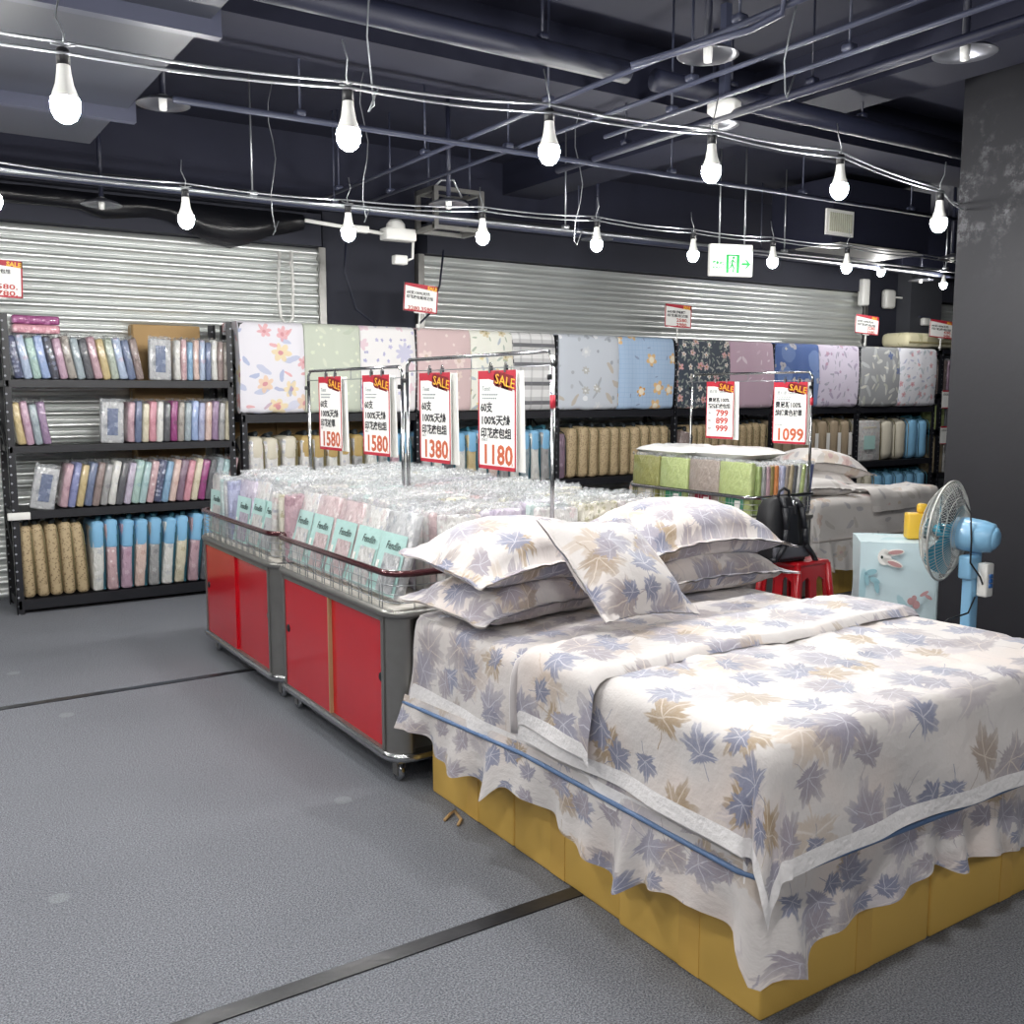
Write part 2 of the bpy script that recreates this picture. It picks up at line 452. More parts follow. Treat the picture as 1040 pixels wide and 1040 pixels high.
def pipe(name, label, cat, pts, r, mat, n=10, clamps=0):
    t = thing(name, label, cat, pts[0]); p0 = Vector(pts[0])
    loc = [Vector(p) - p0 for p in pts]
    part('pipe_run', MB().tube(loc, r, n), mat, t)
    if clamps:
        a, b = loc[0], loc[-1]
        for k in range(clamps):
            q = a.lerp(b, (k + .5) / clamps); h = MB()
            h.tube([q + Vector((0, 0, r)), Vector((q.x, q.y, ZC - p0.z))], .006, 5)
            h.rbox(q + Vector((0, 0, r + .01)), (.05, .05, .03), .006, 1)
            part('hanger', h, mat, t)
    return t
pipe('drain_pipe', 'thick dark pipe crossing the ceiling above the near bulbs', 'pipe', [(1.2, 3.85, 3.05), (3.2, 3.86, 3.05)], .055, M_pipe, 14, 2)
pipe('drain_pipe', 'thick dark pipe continuing right over the exit sign', 'pipe', [(3.4, 3.88, 3.05), (6.6, 3.88, 3.05)], .055, M_pipe, 14, 3)
pipe('sprinkler_pipe', 'thin pale sprinkler pipe slanting away over the red trolleys', 'pipe', [(2.9, 2.2, 2.9), (2.87, 7.2, 2.9)], .013, M_pipe2, 8, 4)
pipe('sprinkler_pipe', 'second thin sprinkler pipe, just right of the first', 'pipe', [(3.27, 1.2, 2.9), (3.2, 7.2, 2.9)], .012, M_pipe2, 8, 4)
pipe('conduit', 'pale conduit slanting up to the top of the right pillar', 'conduit', [(3.52, 1.2, 2.9), (3.5, 4.4, 2.9)], .012, M_pipe2, 8, 3)
pipe('conduit', 'dark thick conduit below the pale one at upper right', 'conduit', [(3.76, 1.2, 2.9), (3.76, 5.2, 2.9)], .022, M_pipe, 10, 3)
pipe('conduit', 'thin conduit crossing left to right behind the round dish lamp', 'conduit', [(1.3, 4.85, 2.86), (7.5, 4.85, 2.9)], .016, M_pipe2, 8, 5)
pipe('cable_tray', 'long grey pipe running above the roller shutters', 'pipe', [(-2.5, 6.62, 2.80), (12.5, 6.62, 2.80)], .028, M_pipe2, 8, 7)
pipe('cable_tray', 'thin pale pipe running close above the far string of bulbs', 'pipe', [(-1.5, 6.12, 2.69), (10.5, 6.12, 2.75)], .012, M_wire, 6, 5)
pipe('conduit', 'thin conduit high at upper left beside the grey duct', 'conduit', [(1.45, 1.5, 3.3), (1.45, 7.0, 3.3)], .02, M_pipe, 8, 3)
pipe('bent_conduit', 'bent conduit hooking down at the top right of centre', 'conduit', [(2.2, 2.75, 2.95), (2.75, 2.6, 2.95), (2.86, 2.57, 2.93), (2.88, 2.6, 2.87), (2.84, 2.72, 2.84), (2.55, 3.05, 2.75)], .014, M_pipe2, 8)

def dish(x, y, z, label):
    t = thing('dish_lamp', label, 'lamp', (x, y, z), group='unlit dish lamps')
    part('reflector', MB().lathe([(.02, .036), (.05, .032), (.1, .016), (.13, 0), (.133, .002), (.1, .022), (.05, .038), (.02, .05)], 28), M_dish, t)
    part('stem', MB().tube([(0, 0, .05), (0, 0, ZC - z)], .016, 8), M_pipe, t)
    part('lamp_socket', MB().lathe([(0, -.03), (.018, -.025), (.02, .0), (.022, .05)], 12), M_white, t)
M_dish = plain('dish_enamel', '75777f', .28, .75)
for x, y, l in ((1.18, 4.57, 'unlit round dish lamp beside the grey duct at upper left'),
                (2.72, 2.81, 'unlit round dish lamp at the top, right of centre'),
                (3.43, 3.49, 'unlit dish lamp directly above the exit sign'),
                (3.50, 2.27, 'unlit dish lamp half hidden by the top of the right pillar'),
                (1.42, 7.15, 'dark dish lamp in front of the top of the left shutter'),
                (5.1, 6.5, 'dark dish lamp in front of the top of the wide shutter'),
                (3.35, 5.87, 'dark dish lamp hanging in front of the ceiling machine'),
                (8.6, 5.6, 'dark dish lamp beside the side air grille'),
                (9.92, 6.83, 'dark dish lamp above the far right rack')):
    f = 1.16 if y < 5.5 else 1
    dish(x * f, y * f, 2.95 if f > 1 else 2.75, l)

# ceiling machine, cassette box with side grille, detector, wall devices
t = thing('duct_fan', 'grey open framed machine hung from the ceiling above the back pillar', 'ceiling fan', (3.86, 6.75, 2.72))
fr = MB()
for x in (-.2, .2):
    for z in (.02, .3): fr.box((x, 0, z), (.035, .3, .035))
    for y in (-.14, .14): fr.box((x, y, .16), (.035, .035, .3))
for z in (.02, .3):
    for y in (-.14, .14): fr.box((0, y, z), (.4, .03, .03))
part('frame', fr, M_alu, t)
part('drum', MB().lathe([(0, -.17), (.09, -.17), (.11, -.12), (.11, .12), (.09, .17), (0, .17)], 18, Matrix.Translation((0, 0, .16)) @ Matrix.Rotation(PI / 2, 4, 'Y')), M_pipe, t)
part('cable', MB().tube([(-.2, -.1, .3), (-.15, -.14, .36), (-.05, -.15, .37), (.02, -.15, .25)], .009, 6), M_wire, t)
hg = MB()
for x in (-.18, .18): hg.tube([(x, 0, .3), (x, 0, ZC - 2.72)], .008, 6)
part_each('hanger', hg, M_pipe2, t)
t = thing('junction_box', 'white emergency light unit with a round dome left of the ceiling machine', 'emergency light', (3.52, 6.95, 2.66))
part('box_body', MB().rbox((0, 0, .05), (.26, .12, .09), .01), M_white, t)
part('dome', MB().lathe([(.075, 0), (.07, .04), (.045, .07), (0, .08)], 16, Matrix.Translation((-.02, 0, .09))), M_white, t)
part('spot_head', MB().rbox((.0, -.02, -.14), (.11, .07, .07), .01), M_white, t)
part('arm', MB().tube([(.06, -.02, -.14), (.11, -.02, -.12), (.12, -.02, .03)], .011, 6), M_white, t)
part('conduit_run', MB().tube([(-.75, 0, .09), (-.13, 0, .05)], .014, 8).rbox((-.32, 0, .065), (.14, .05, .05), .008), M_white, t)
t = thing('air_box', 'dark ceiling box with a pale side air grille on the right', 'air conditioner', (7.5, 6.1, 2.82))
part('box_body', MB().box((.4, .1, .28), (1.4, .7, .56)), M_ceil, t)
gr = MB().box((-.22, -.26, .17), (.36, .02, .22))
part('grille_frame', gr, M_white, t)
sl = MB()
for k in range(11): sl.box((-.36 + k * .028, -.275, .17), (.01, .012, .16))
part('grille_slats', sl, plain('grille_grey', 'a9aa9a', .5), t)
part('bottom_panel', MB().box((.3, -.05, -.005), (1.1, .5, .012)), plain('panel_grey', '9c9c96', .6), t)
t = thing('smoke_detector', 'white round smoke detector on the thick pipe above the exit sign', 'detector', (3.75, 3.75, 2.90))
part('detector_body', MB().lathe([(0, -.0), (.06, .0), (.085, .02), (.085, .06), (.07, .075), (0, .075)], 20), M_white, t)
part('mount', MB().box((0, 0, .30), (.04, .04, .48)), M_pipe2, t)
t = thing('speaker_box', 'white wall box with a rounded top on the far right column', 'wall box', (10.95, 7.98, 2.58))
part('box_body', MB().rbox((0, 0, .11), (.2, .1, .24), .04, 3), M_white, t)
part('conduit_run', MB().tube([(.1, 0, .14), (.48, 0, .14)], .012, 6).rbox((.5, 0, .13), (.12, .07, .1), .01), M_white, t)
t = thing('alarm_box', 'tall white control box at the right edge of the wide shutter', 'wall box', (10.3, 7.86, 2.56))
part('box_body', MB().rbox((0, 0, .17), (.13, .09, .32), .02), M_white, t)
part('cable', MB().tube([(.0, 0, .0), (.02, 0, -.5)], .01, 6), M_black, t)
t = thing('wall_sensor', 'small white sensor low on the dark grey far column', 'sensor', (11.5, 7.82, 2.37))
part('sensor_body', MB().rbox((0, 0, .05), (.13, .07, .1), .02), M_white, t)
part('bracket', MB().box((0, .02, .11), (.2, .05, .015)), M_pipe2, t)
# shutter pull chain, torn plastic sheet above the left shutter
tag(link('pull_chain', MB().tube([(2.92, 7.9, 2.65), (2.9, 7.9, 2.3), (2.92, 7.9, 2.12), (2.97, 7.9, 2.06), (3.02, 7.9, 2.12), (3.03, 7.9, 2.4), (3.02, 7.9, 2.66)], .014, 6).mesh('pull_chain', M_white)),
    'white looped pull chain hanging at the right edge of the left shutter', 'chain')
def torn(i, j):
    u, v = i / 24, j / 8
    drop = (.06 + .16 * max(0, math.sin(u * 9 + .4)) ** 4 + .05 * noise.noise((u * 8, 3, 0))) * (1 if .02 < u < .98 else .3)
    return (-.6 + 3.7 * u, 7.82 - .05 * math.sin(v * PI) + .03 * noise.noise((u * 14, v * 3, 1)), 2.95 - v * (.10 + drop * (1 if u > .55 else .4)))
tag(link('plastic_sheet', MB().grid(torn, 24, 8).mesh('plastic_sheet', plain('black_film', '16171c', .3, bscale=20, bstr=.4))),
    'torn black plastic sheet sagging over the top of the left shutter', 'sheet')

# ------------------------------------------------------------------ bulbs on their strings
M_lit = NT('lit_dome').set((1, 1, 1), .5, emit=(1, .985, .955), es=BULB)
def bulb_neck():
    n = NT('bulb_housing'); return n.set(hx('eeeeea'), .4)
M_neck = bulb_neck()
B0 = thing('light_bulb', 'x', 'bulb', (0, 0, -9), group='lit bulbs on the strings')
part('housing', MB().lathe([(.012, .125), (.017, .12), (.019, .10), (.024, .07), (.033, .045), (.036, .035)], 20), M_neck, B0)
part('dome', MB().lathe([(.036, .035), (.039, .02), (.036, 0), (.027, -.018), (.013, -.028), (0, -.03)], 20), M_lit, B0)
part('socket', MB().lathe([(.0, .165), (.014, .165), (.018, .16), (.018, .122), (.012, .12)], 12), M_black, B0)
part('wire_tail', MB().tube([(0, 0, .16), (.005, .0, .2), (-.012, .01, .245), (.0, .02, .30)], .0028, 5).tube([(-.03, 0, .172), (0, 0, .168), (.035, 0, .178)], .003, 5), M_wire, B0)
first = [True]
def bulb(x, y, z, label):
    if first[0]: B0.location = (x, y, z); B0['label'] = label; first[0] = False; return B0
    return dup(B0, (x, y, z), (0, 0, random.uniform(0, 6)), label)
ROW1 = [(.51, 2.285), (1.335, 2.32), (2.11, 2.372), (2.908, 2.40), (3.693, 2.418), (4.438, 2.34)]
for i, (x, z) in enumerate(ROW1):
    bulb(x, 2.97, z - .03, 'lit bulb on the near string of large bulbs, %s from the left' % nth(i))
R2X = [.54, 1.38, 2.236, 3.08, 3.92, 4.745, 5.52, 6.336]
R2Z = [2.36, 2.36, 2.37, 2.42, 2.446, 2.442, 2.454, 2.47]
for i, (x, z) in enumerate(zip(R2X, R2Z)):
    if i: x, z = x, z
    bulb(x, 5.0, z - .03, 'small lit bulb on the far string, %s from the left' % nth(i))
k = 0
for i, (x, z) in enumerate(((8.91, 2.766), (10.0, 2.70))):
    bulb(x, 6.6, z - .03, 'small distant lit bulb at the far right by the pillar, %s from the left' % nth(i))
for y, xs in ((.9, (-1.6, -.4, .8, 2.0)), (-1.2, (-1.6, .2, 2.0, 3.8))):
    for x in xs:
        bulb(x, y, 2.36, 'lit bulb on the %s string behind the photographer, %s from the left' % ('closer' if y > 0 else 'rear', nth(xs.index(x)))); k += 1
for x in (-.4, -1.3): bulb(x, 2.97, 2.27, 'lit bulb on the near string, %s beyond the left photo edge' % ('first' if x > -1 else 'second'))
for x in (-.2, -1.2): bulb(x, 5.0, 2.33, 'lit bulb on the far string, %s beyond the left photo edge' % ('first' if x > -1 else 'second'))
def string(label, y, pts, zoff):
    P = []
    for a, b in zip(pts[:-1], pts[1:]):
        for s in range(6):
            t = s / 6; yo = .47 * t if b[0] == 5.345 else 0; P.append((a[0] + (b[0] - a[0]) * t, y + yo + .004 * math.sin(t * PI), a[1] + (b[1] - a[1]) * t + zoff - .012 * math.sin(PI * t)))
    P.append((pts[-1][0], y + (.47 if pts[-1][0] == 5.345 else 0), pts[-1][1] + zoff))
    tag(link('light_string_cable', MB().tube(P, .0045, 6).mesh('light_string_cable', M_wire)), label, 'cable', 'cables of the bulb strings')
r1 = [(-2.2, 2.24)] + ROW1 + [(5.345, 2.43)]
string('upper twin cable of the near bulb string', 2.985, r1, .155)
string('lower twin cable of the near bulb string', 2.955, [(x, z - .01 * (i % 2)) for i, (x, z) in enumerate(r1)], .128)
r2 = [(-2.2, 2.33)] + list(zip(R2X, R2Z)) + [(7.2, 2.47), (9.0, 2.46)]
string('upper cable of the far bulb string', 5.015, r2, .16)
string('lower cable of the far bulb string', 4.985, r2, .13)
for y in (.9, -1.2): string('cable of the %s bulb string behind the photographer' % ('closer' if y > 0 else 'rear'), y, [(-2.2, 2.36), (0, 2.36), (2.2 if y > 0 else 4.2, 2.36)], .14)
for x, y, z0, z1, l in ((1.62, 3.4, 2.55, ZC, 'loose wire with a small loop hanging left of centre under the ceiling'),
                        (2.95, 2.62, 2.62, ZC, 'curled loose wire hanging from the bent conduit'),
                        (2.3, 6.3, 2.55, ZC, 'thin rod with a small clamp hanging over the left shutter'),
                        (2.62, 5.6, 2.56, ZC, 'loose wire hanging near the middle of the far string'),
                        (4.0, 5.3, 2.5, ZC, 'pale loose wire hanging right of the middle bulbs')):
    w = [(x + .02 * math.sin(k * 1.3 + x), y + .02 * math.cos(k * 1.1), z0 + (z1 - z0) * k / 8) for k in range(9)]
    w = [(x + .03, y, z0 + .06), (x - .01, y, z0 - .03)] + w
    tag(link('hanging_wire', MB().tube(w, .0035, 5).mesh('hanging_wire', M_wire)), l, 'wire')
tag(link('hanging_cable', MB().tube([(3.42, 7.7, 2.75), (3.4, 7.7, 2.5), (3.5, 7.7, 2.2), (3.75, 7.7, 2.03), (4.0, 7.7, 2.02), (4.2, 7.7, 2.2), (4.3, 7.7, 2.45), (4.34, 7.7, 2.75)], .009, 6).mesh('hanging_cable', M_pipe)),
    'dark cable drooping in a curve across the back pillar', 'cable')

# exit sign
S = thing('exit_sign', 'white lit exit sign with green running figure and arrow, hung on rods', 'sign', (5.83, 5.72, 2.42), (0, 0, math.radians(-18)))
M_exit = NT('exit_face').set((.55, .58, .55), .4, emit=(.9, 1, .94), es=.7)
M_green = plain('exit_green', '0f9a44', .5)
part('sign_box', MB().rbox((0, 0, .13), (.37, .05, .25), .008), M_white, S)
part('sign_face', MB().box((0, -.027, .105), (.362, .004, .19)), M_exit, S)
pg = MB()
pg.box((-.04, -.031, .1), (.022, .003, .14)).box((.052, -.031, .1), (.022, .003, .14)).box((.006, -.031, .167), (.11, .003, .012))
pg.lathe([(0, 0), (.011, 0), (.011, .003), (0, .003)], 12, Matrix.Translation((.014, -.0285, .148)) @ Matrix.Rotation(PI / 2, 4, 'X'))
for a, b, w in (((.008, .135), (.0, .10), .009), ((.0, .10), (.016, .07), .008), ((.016, .07), (.01, .035), .007), ((.0, .10), (-.012, .072), .008), ((-.012, .072), (-.026, .066), .007),
                ((.008, .13), (.026, .112), .005), ((.026, .112), (.036, .118), .005), ((.006, .132), (-.014, .118), .005), ((-.014, .118), (-.018, .1), .005)):
    pg.tube([(a[0], -.031, a[1]), (b[0], -.031, b[1])], w * .75, 6)
part('running_figure', pg, M_green, S, label='green running figure in a doorway')
ar = MB(); ar.poly([(.085, .093), (.135, .093), (.112, .068), (.126, .068), (.162, .102), (.126, .136), (.112, .136), (.135, .111), (.085, .111)], .004, Matrix.Translation((0, -.033, 0)))
part('arrow', ar, M_green, S, label='green arrow pointing right')
tx = MB(); put_text(tx, '緊急出口', .032, -.168, .092, -.0315, .11, offset=.0012); put_text(tx, 'EXIT', .026, -.166, .06, -.0315, .08, offset=.001)
part('lettering', tx, M_green, S)
rd = MB()
for x in (-.1, .12): rd.tube([(x, 0, .255), (x, 0, ZC - 2.42)], .007, 8)
part_each('rod', rd, M_wire, S)

# ------------------------------------------------------------------ trolleys (red display counters on casters)
M_deck = plain('tray_deck', 'd8d4cc', .5)
def make_trolley(L, D, label, doors=2):
    """long side along Y, shopper side facing -X; origin on the floor at the middle"""
    t = thing('display_trolley', label, 'display counter', (0, 0, 0), group='red display trolleys')
    part('body', MB().box((0, 0, .38), (D - .06, L - .14, .56)), M_alu, t)
    r = .085
    for sx in (-1, 1):
        for sy in (-1, 1):
            arc = [(r * math.cos(a), r * math.sin(a)) for a in [sx_a * PI / 16 for sx_a in range(0, 9)]]
            pts = [(0, 0)] + arc
            cx, cy = D / 2 - r, L / 2 - r
            vs = [(sx * (cx + x), sy * (cy + y), z) for z in (.12, .665) for x, y in pts]; n = len(pts)
            fs = [(i, (i + 1) % n, (i + 1) % n + n, i + n) for i in range(n)]
            mb = MB(); mb.add(vs, [f if sx * sy > 0 else f[::-1] for f in fs], None, True)
            mb.add([v for v in vs[:n]] + [v for v in vs[n:]], [tuple(range(n)), tuple(range(2 * n - 1, n - 1, -1))])
            part('corner_post', mb, M_alu, t)
    def ringpts(off, z, rr):
        P = []
        for sx, sy, a0 in ((-1, -1, PI), (1, -1, 1.5 * PI), (1, 1, 0), (-1, 1, .5 * PI)):
            for k in range(5):
                a = a0 + k * PI / 8
                P.append((sx * (D / 2 - rr) + (rr + off) * math.cos(a), sy * (L / 2 - rr) + (rr + off) * math.sin(a), z))
        return P
    part('base_rail', MB().tube(ringpts(.0, .115, r), .018, 8, True).box((0, 0, .105), (D - .06, L - .06, .03)), M_steel, t)
    part('top_trim', MB().tube(ringpts(0.0, .675, r), .017, 8, True), M_alu, t)
    part('deck', MB().box((0, 0, .685), (D - .03, L - .03, .018)), M_deck, t)
    part('guard_rail', MB().tube(ringpts(.0, .83, r), .0135, 8, True), M_maroon, t)
    w = MB()
    for z in (.72, .75, .785): w.tube(ringpts(0.0, z, r), .0022, 4, True)
    n = int(L / .1)
    for sx in (-1, 1):
        for k in range(n):
            for e in (0, .025):
                y = -L / 2 + .09 + (L - .2) * k / (n - 1) + e; w.tube([(sx * D / 2, y, .69), (sx * D / 2, y, .83)], .0022, 4)
    m = int(D / .1)
    for sy in (-1, 1):
        for k in range(m):
            x = -D / 2 + .09 + (D - .18) * k / (m - 1); w.tube([(x, sy * L / 2, .69), (x, sy * L / 2, .83)], .0022, 4)
    part('wire_guard', w, M_wire, t)
    dl = L - 2 * r - .03
    for k in range(2):
        y = -dl / 4 + k * dl / 2
        xo = -D / 2 + (.008 if k else .02)
        dr = part('sliding_door', MB().box((xo, y, .388), (.016, dl / 2 - .004 + (.0 if k else .01), .52)), M_red, t)
        part('finger_pull', MB().lathe([(0, .004), (.014, .004), (.019, 0), (.019, -.004)], 14,
             Matrix.Translation((xo - .009, y + (dl / 4 - .035) * (1 if k else -1), .41)) @ Matrix.Rotation(-PI / 2, 4, 'Y')), M_black, dr)
    part('door_edge', MB().box((-D / 2 + .006, 0, .388), (.018, .012, .52)), M_wood, t)
    fr = MB().box((-D / 2 + .01, 0, .653), (.03, dl + .03, .022)).box((-D / 2 + .01, 0, .125), (.03, dl + .03, .02))
    for sy in (-1, 1): fr.box((-D / 2 + .01, sy * (dl / 2 + .01), .388), (.03, .022, .55))
    part('door_frame', fr, M_alu, t)
    for sx in (-1, 1):
        for sy in (-1, 1):
            p = (sx * (D / 2 - .06), sy * (L / 2 - .09))
            c = part('caster', MB().box((p[0], p[1], .085), (.03, .045, .03)).box((p[0] - .016, p[1], .055), (.004, .04, .06)).box((p[0] + .016, p[1], .055), (.004, .04, .06)), M_alu, t)
            part('wheel', MB().lathe([(0, -.013), (.012, -.014), (.034, -.012), (.038, -.006), (.038, .006), (.034, .012), (.012, .014), (0, .013)], 18, Matrix.Translation((p[0], p[1], .038)) @ Matrix.Rotation(PI / 2, 4, 'Y')), M_steel, c)
    return t
TL, TD = 1.235, .66
X1, X2 = 1.60 + TD / 2, 1.60 + TD * 1.5 + .015
Y1, Y2 = 5.13, 3.86
T0 = make_trolley(TL, TD, 'red and chrome display trolley with two sliding doors, next to the near bed')
T0.location = (X1, Y2, 0)
TF = dup(T0, (X1, Y1, 0), None, 'red and chrome display trolley farther from the bed, nearer the left rack')
for ch in list(TF.children):
    if ch.name.startswith('door_edge'): bpy.data.objects.remove(ch)
dup(T0, (X2, Y2, 0), (0, 0, PI), 'red display trolley behind the one beside the near bed, back to back')
dup(T0, (X2, Y1, 0), (0, 0, PI), 'red display trolley back to back with the farther left one')
T2 = make_trolley(1.25, .62, 'red display trolley behind the backpack, loaded with green packs')
T2.location = (5.06, 5.03, 0)
for ch in T2.children:
    if ch.name.startswith('guard_rail'): ch.data.materials[0] = M_steel

# ------------------------------------------------------------------ bedding packs
def fabric(name, base, a=None, b=None, scale=14, size=.4, kind='flower', op=.8, coat=.6, thr=.1):
    n = NT(name); p = n.coord('Object')
    x, y, z = n.sep(p)
    cmb = n.new('ShaderNodeCombineXYZ'); n.put(cmb.inputs[0], n.m('ADD', x, y)); n.put(cmb.inputs[1], z)
    col = hx(base)
    if a:
        mk, B, v, d = motif(n, cmb.outputs[0], scale, kind, size, 5, thr, 1.7)
        col = n.mix(n.m('MULTIPLY', mk, op), col, n.mix(n.ss(B, .35, .65), hx(a), hx(b or a)))
    f = n.noise(n.vm('MULTIPLY', p, (1, 1, .45)), 42, 3, .6)
    n.bump(f, .75, .03)
    return n.set(n.mix(.07, col, (.62, .62, .63)), .36, coat=1.0, coat_r=.07, spec=.6)
def film():
    n = NT('clear_film'); p = n.coord('Object')
    f = n.noise(p, 55, 3, .65)
    n.bump(f, .9, .03)
    return n.set(hx('d3d7da'), .14, spec=.9, alpha=n.m('MULTIPLY_ADD', n.ss(f, .35, .7), .55, .15), coat=.4)
M_film = film()
M_card = plain('teal_card', 'b4d9d4', .4, coat=.5, bscale=50, bstr=.3)
M_cardwhite = plain('card_white', 'eceae6', .5, coat=.4)
M_ink = plain('dark_ink', '23302f', .6)
F = {}
def fab(k):
    if k not in F:
        base, a, b, sc_ = FAB[k]; F[k] = fabric('fabric_' + k.replace(' ', '_'), base, a, b, sc_)
    return F[k]
FAB = {
 'navy dotted': ('3b4468', '9fa8c4', 'c3c8d8', 30), 'pale blue': ('a9b9d2', 'd6dde8', 'c2b5c8', 18), 'mint': ('a7c4bc', 'd5e3dc', '8fb0b5', 18),
 'light blue': ('93a9d2', 'c6d2e8', 'aab8dc', 20), 'black striped': ('2a2d3e', 'aab0c4', '6f7690', 24), 'mauve pink': ('b897ab', 'd9c1cf', 'a98198', 18),
 'taupe floral': ('9d968e', 'd4cec5', '777069', 20), 'grey blue': ('98a6ad', 'c5cfd2', '7f8e97', 18), 'charcoal': ('494b52', '8d9096', '2f3036', 16),
 'rose': ('ba98a2', 'e0c9cf', '9d7784', 18), 'mustard': ('c2ae7c', 'd8c899', 'b19a66', 16), 'sage': ('a9b3a5', 'd0d6cb', '8d998a', 18),
 'slate blue': ('5c6b8c', 'a6b1c8', '44516f', 16), 'brown': ('8c7a76', 'c2b3ad', '6e5d5a', 18), 'white': ('d9d9d4', 'f0efec', 'b9bcc0', 16),
 'pink striped': ('c9a7ab', 'eee2e2', 'b78d94', 26), 'peach': ('d6bcb2', 'efe2da', 'c59f93', 18), 'grey': ('9b9b9b', 'd0d0d0', '77787b', 18),
 'cream': ('d3cbb2', 'ece6d4', 'b8ad8d', 18), 'purple': ('8f7596', 'b59fba', '775c80', 16), 'magenta': ('8f2472', 'c97db4', '6a1453', 18),
 'pink': ('cf8f9d', 'ecc8cf', 'b9707f', 18), 'lavender': ('a4a9c6', 'd2d5e5', '8a8fb2', 18), 'sky blue': ('7fa5c4', 'bcd3e2', '6089ab', 16),
 'plum': ('7c6277', 'b39cae', '5d455a', 16), 'aqua': ('a9c7c9', 'd6e5e4', '8bb0b4', 18), 'lilac': ('bdb4c6', 'e0dbe4', '9d92ab', 18),
 'periwinkle': ('7c84b4', 'c0c4de', '5f6799', 22), 'olive': ('85863a', None, None, 1), 'light green': ('a9b973', None, None, 1), 'green': ('8fa45c', None, None, 1),
 'grey taupe': ('96897f', None, None, 1), 'orange': ('cf7a2c', None, None, 1), 'khaki': ('8a7a3a', None, None, 1), 'indigo': ('4a5688', None, None, 1), 'tan': ('b0a080', None, None, 1),
 'white patterned': ('d6d5d3', 'b4b8c4', 'cfc0c0', 22), 'pale pink patterned': ('cdb6b8', 'e6dada', 'b39a9e', 20), 'grey patterned': ('b9bbbe', 'e2e2e2', '8f949c', 20),
 'cream sprigged': ('dad6c6', '8a8f68', 'a9a37c', 30), 'pale aqua patterned': ('b8c9c9', 'dde6e5', '98b0b3', 20),
}
MESH = {}
def pack_mesh(w, t, h, k, seed):
    key = (w, t, h, k, seed)
    if key not in MESH:
        MESH[key] = MB().rbox((0, 0, h / 2), (w, t, h), min(.014, t * .32), 2, None, 1, .006, seed).mesh('fabric_bundle', fab(k))
    return MESH[key]
def flap_mesh(w, t, h, seed):
    key = ('flap', w, t, h, seed)
    if key not in MESH:
        rnd = random.Random(seed * 7 + 1); mb = MB(); n = 9
        for q in range(2):
            ys = (-t * .42 + q * t * .6)
            tilt = rnd.uniform(-.5, .5)
            mb.grid(lambda i, j: (-w / 2 + w * i / n, ys + tilt * .022 * j + rnd.uniform(-.007, .007) * (j > 0), h - .006 + j * .012 + rnd.uniform(-.006, .006) * (j > 0)), n, 2, None, False)
        MESH[key] = mb.mesh('film_flap', M_film)
    return MESH[key]
def card_meshes(w, t, h, k, seed):
    key = ('card', w, h, k)
    if key not in MESH:
        y = -t / 2 - .004
        c = MB(); ch = h * .70
        c.grid(lambda i, j: (-w * .47 + w * .94 * i / 4, y + .002 * math.sin(i * 1.7 + j), .01 + ch * j / 4), 4, 4)
        p = MB(); p.grid(lambda i, j: (-w * .20 + w * .60 * i / 3, y - .003, .02 + ch * .62 * j / 3), 3, 3)
        tx = MB(); put_text(tx, 'Fendlin', .045, -w * .2, ch * .78, y - .004, w * .5, shear=.25)
        st = MB().box((-w * .36, y - .003, ch * .5), (.02, .002, .03))
        MESH[key] = (c.mesh('label_card', M_card), p.mesh('picture_window', fab(k)), tx.mesh('lettering', M_ink), st.mesh('price_sticker', M_cardwhite))
    return MESH[key]
def pack(w, t, h, k, seed, loc, rot, label, group, card=False):
    o = thing('bedding_pack', label, 'bedding pack', loc, rot, group)
    link('fabric_bundle', pack_mesh(w, t, h, k, seed), o)
    link('film_flap', flap_mesh(w, t, h, seed), o)
    if card:
        c, p, tx, st = card_meshes(w, t, h, k, seed)
        q = link('label_card', c, o); q['label'] = 'teal printed card'
        link('picture_window', p, q); link('lettering', tx, q); link('price_sticker', st, q)
    return o

# packs on the four white-loaded trolleys
ZD = .695
WHITES = ['white patterned', 'white patterned', 'grey patterned', 'pale pink patterned', 'white', 'cream sprigged', 'pale aqua patterned', 'lilac', 'white patterned']
G1 = 'packs in the front row of the red trolleys'
def front(y, kind, k, lean, idx, z=0, dx=0, tw=0):
    if kind == 'f':
        pack(.235, .045, .345, k, idx % 3, (1.665 + dx, y, ZD + z), (-lean, 0, -PI / 2 + tw), FRONTL[idx], G1, True)
    else:
        pack(.23, .05, .33, k, idx % 3, (1.755 + dx, y, ZD + z), (lean, 0, tw), FRONTL[idx], G1)
FR = [ # unit near left rack first
 (5.61, 'f', 'white patterned', .10, .0), (5.455, 's', 'pale aqua patterned', 0, 0), (5.395, 's', 'grey patterned', 0, 0), (5.335, 's', 'lavender', .02, 0),
 (5.16, 'f', 'lilac', .16, .1), (4.97, 'f', 'white patterned', .22, .1), (4.79, 'f', 'grey patterned', .24, .08),
 (4.665, 's', 'white patterned', .16, 0), (4.545, 's', 'cream sprigged', .06, 0), (4.47, 's', 'rose', .08, 0),
 (4.36, 'f', 'white patterned', .26, .1), (4.14, 'f', 'pale pink patterned', .28, .1), (3.90, 'f', 'pale pink patterned', .30, .1), (3.67, 'f', 'white patterned', .32, .1), (3.44, 'f', 'grey patterned', .3, .06)]
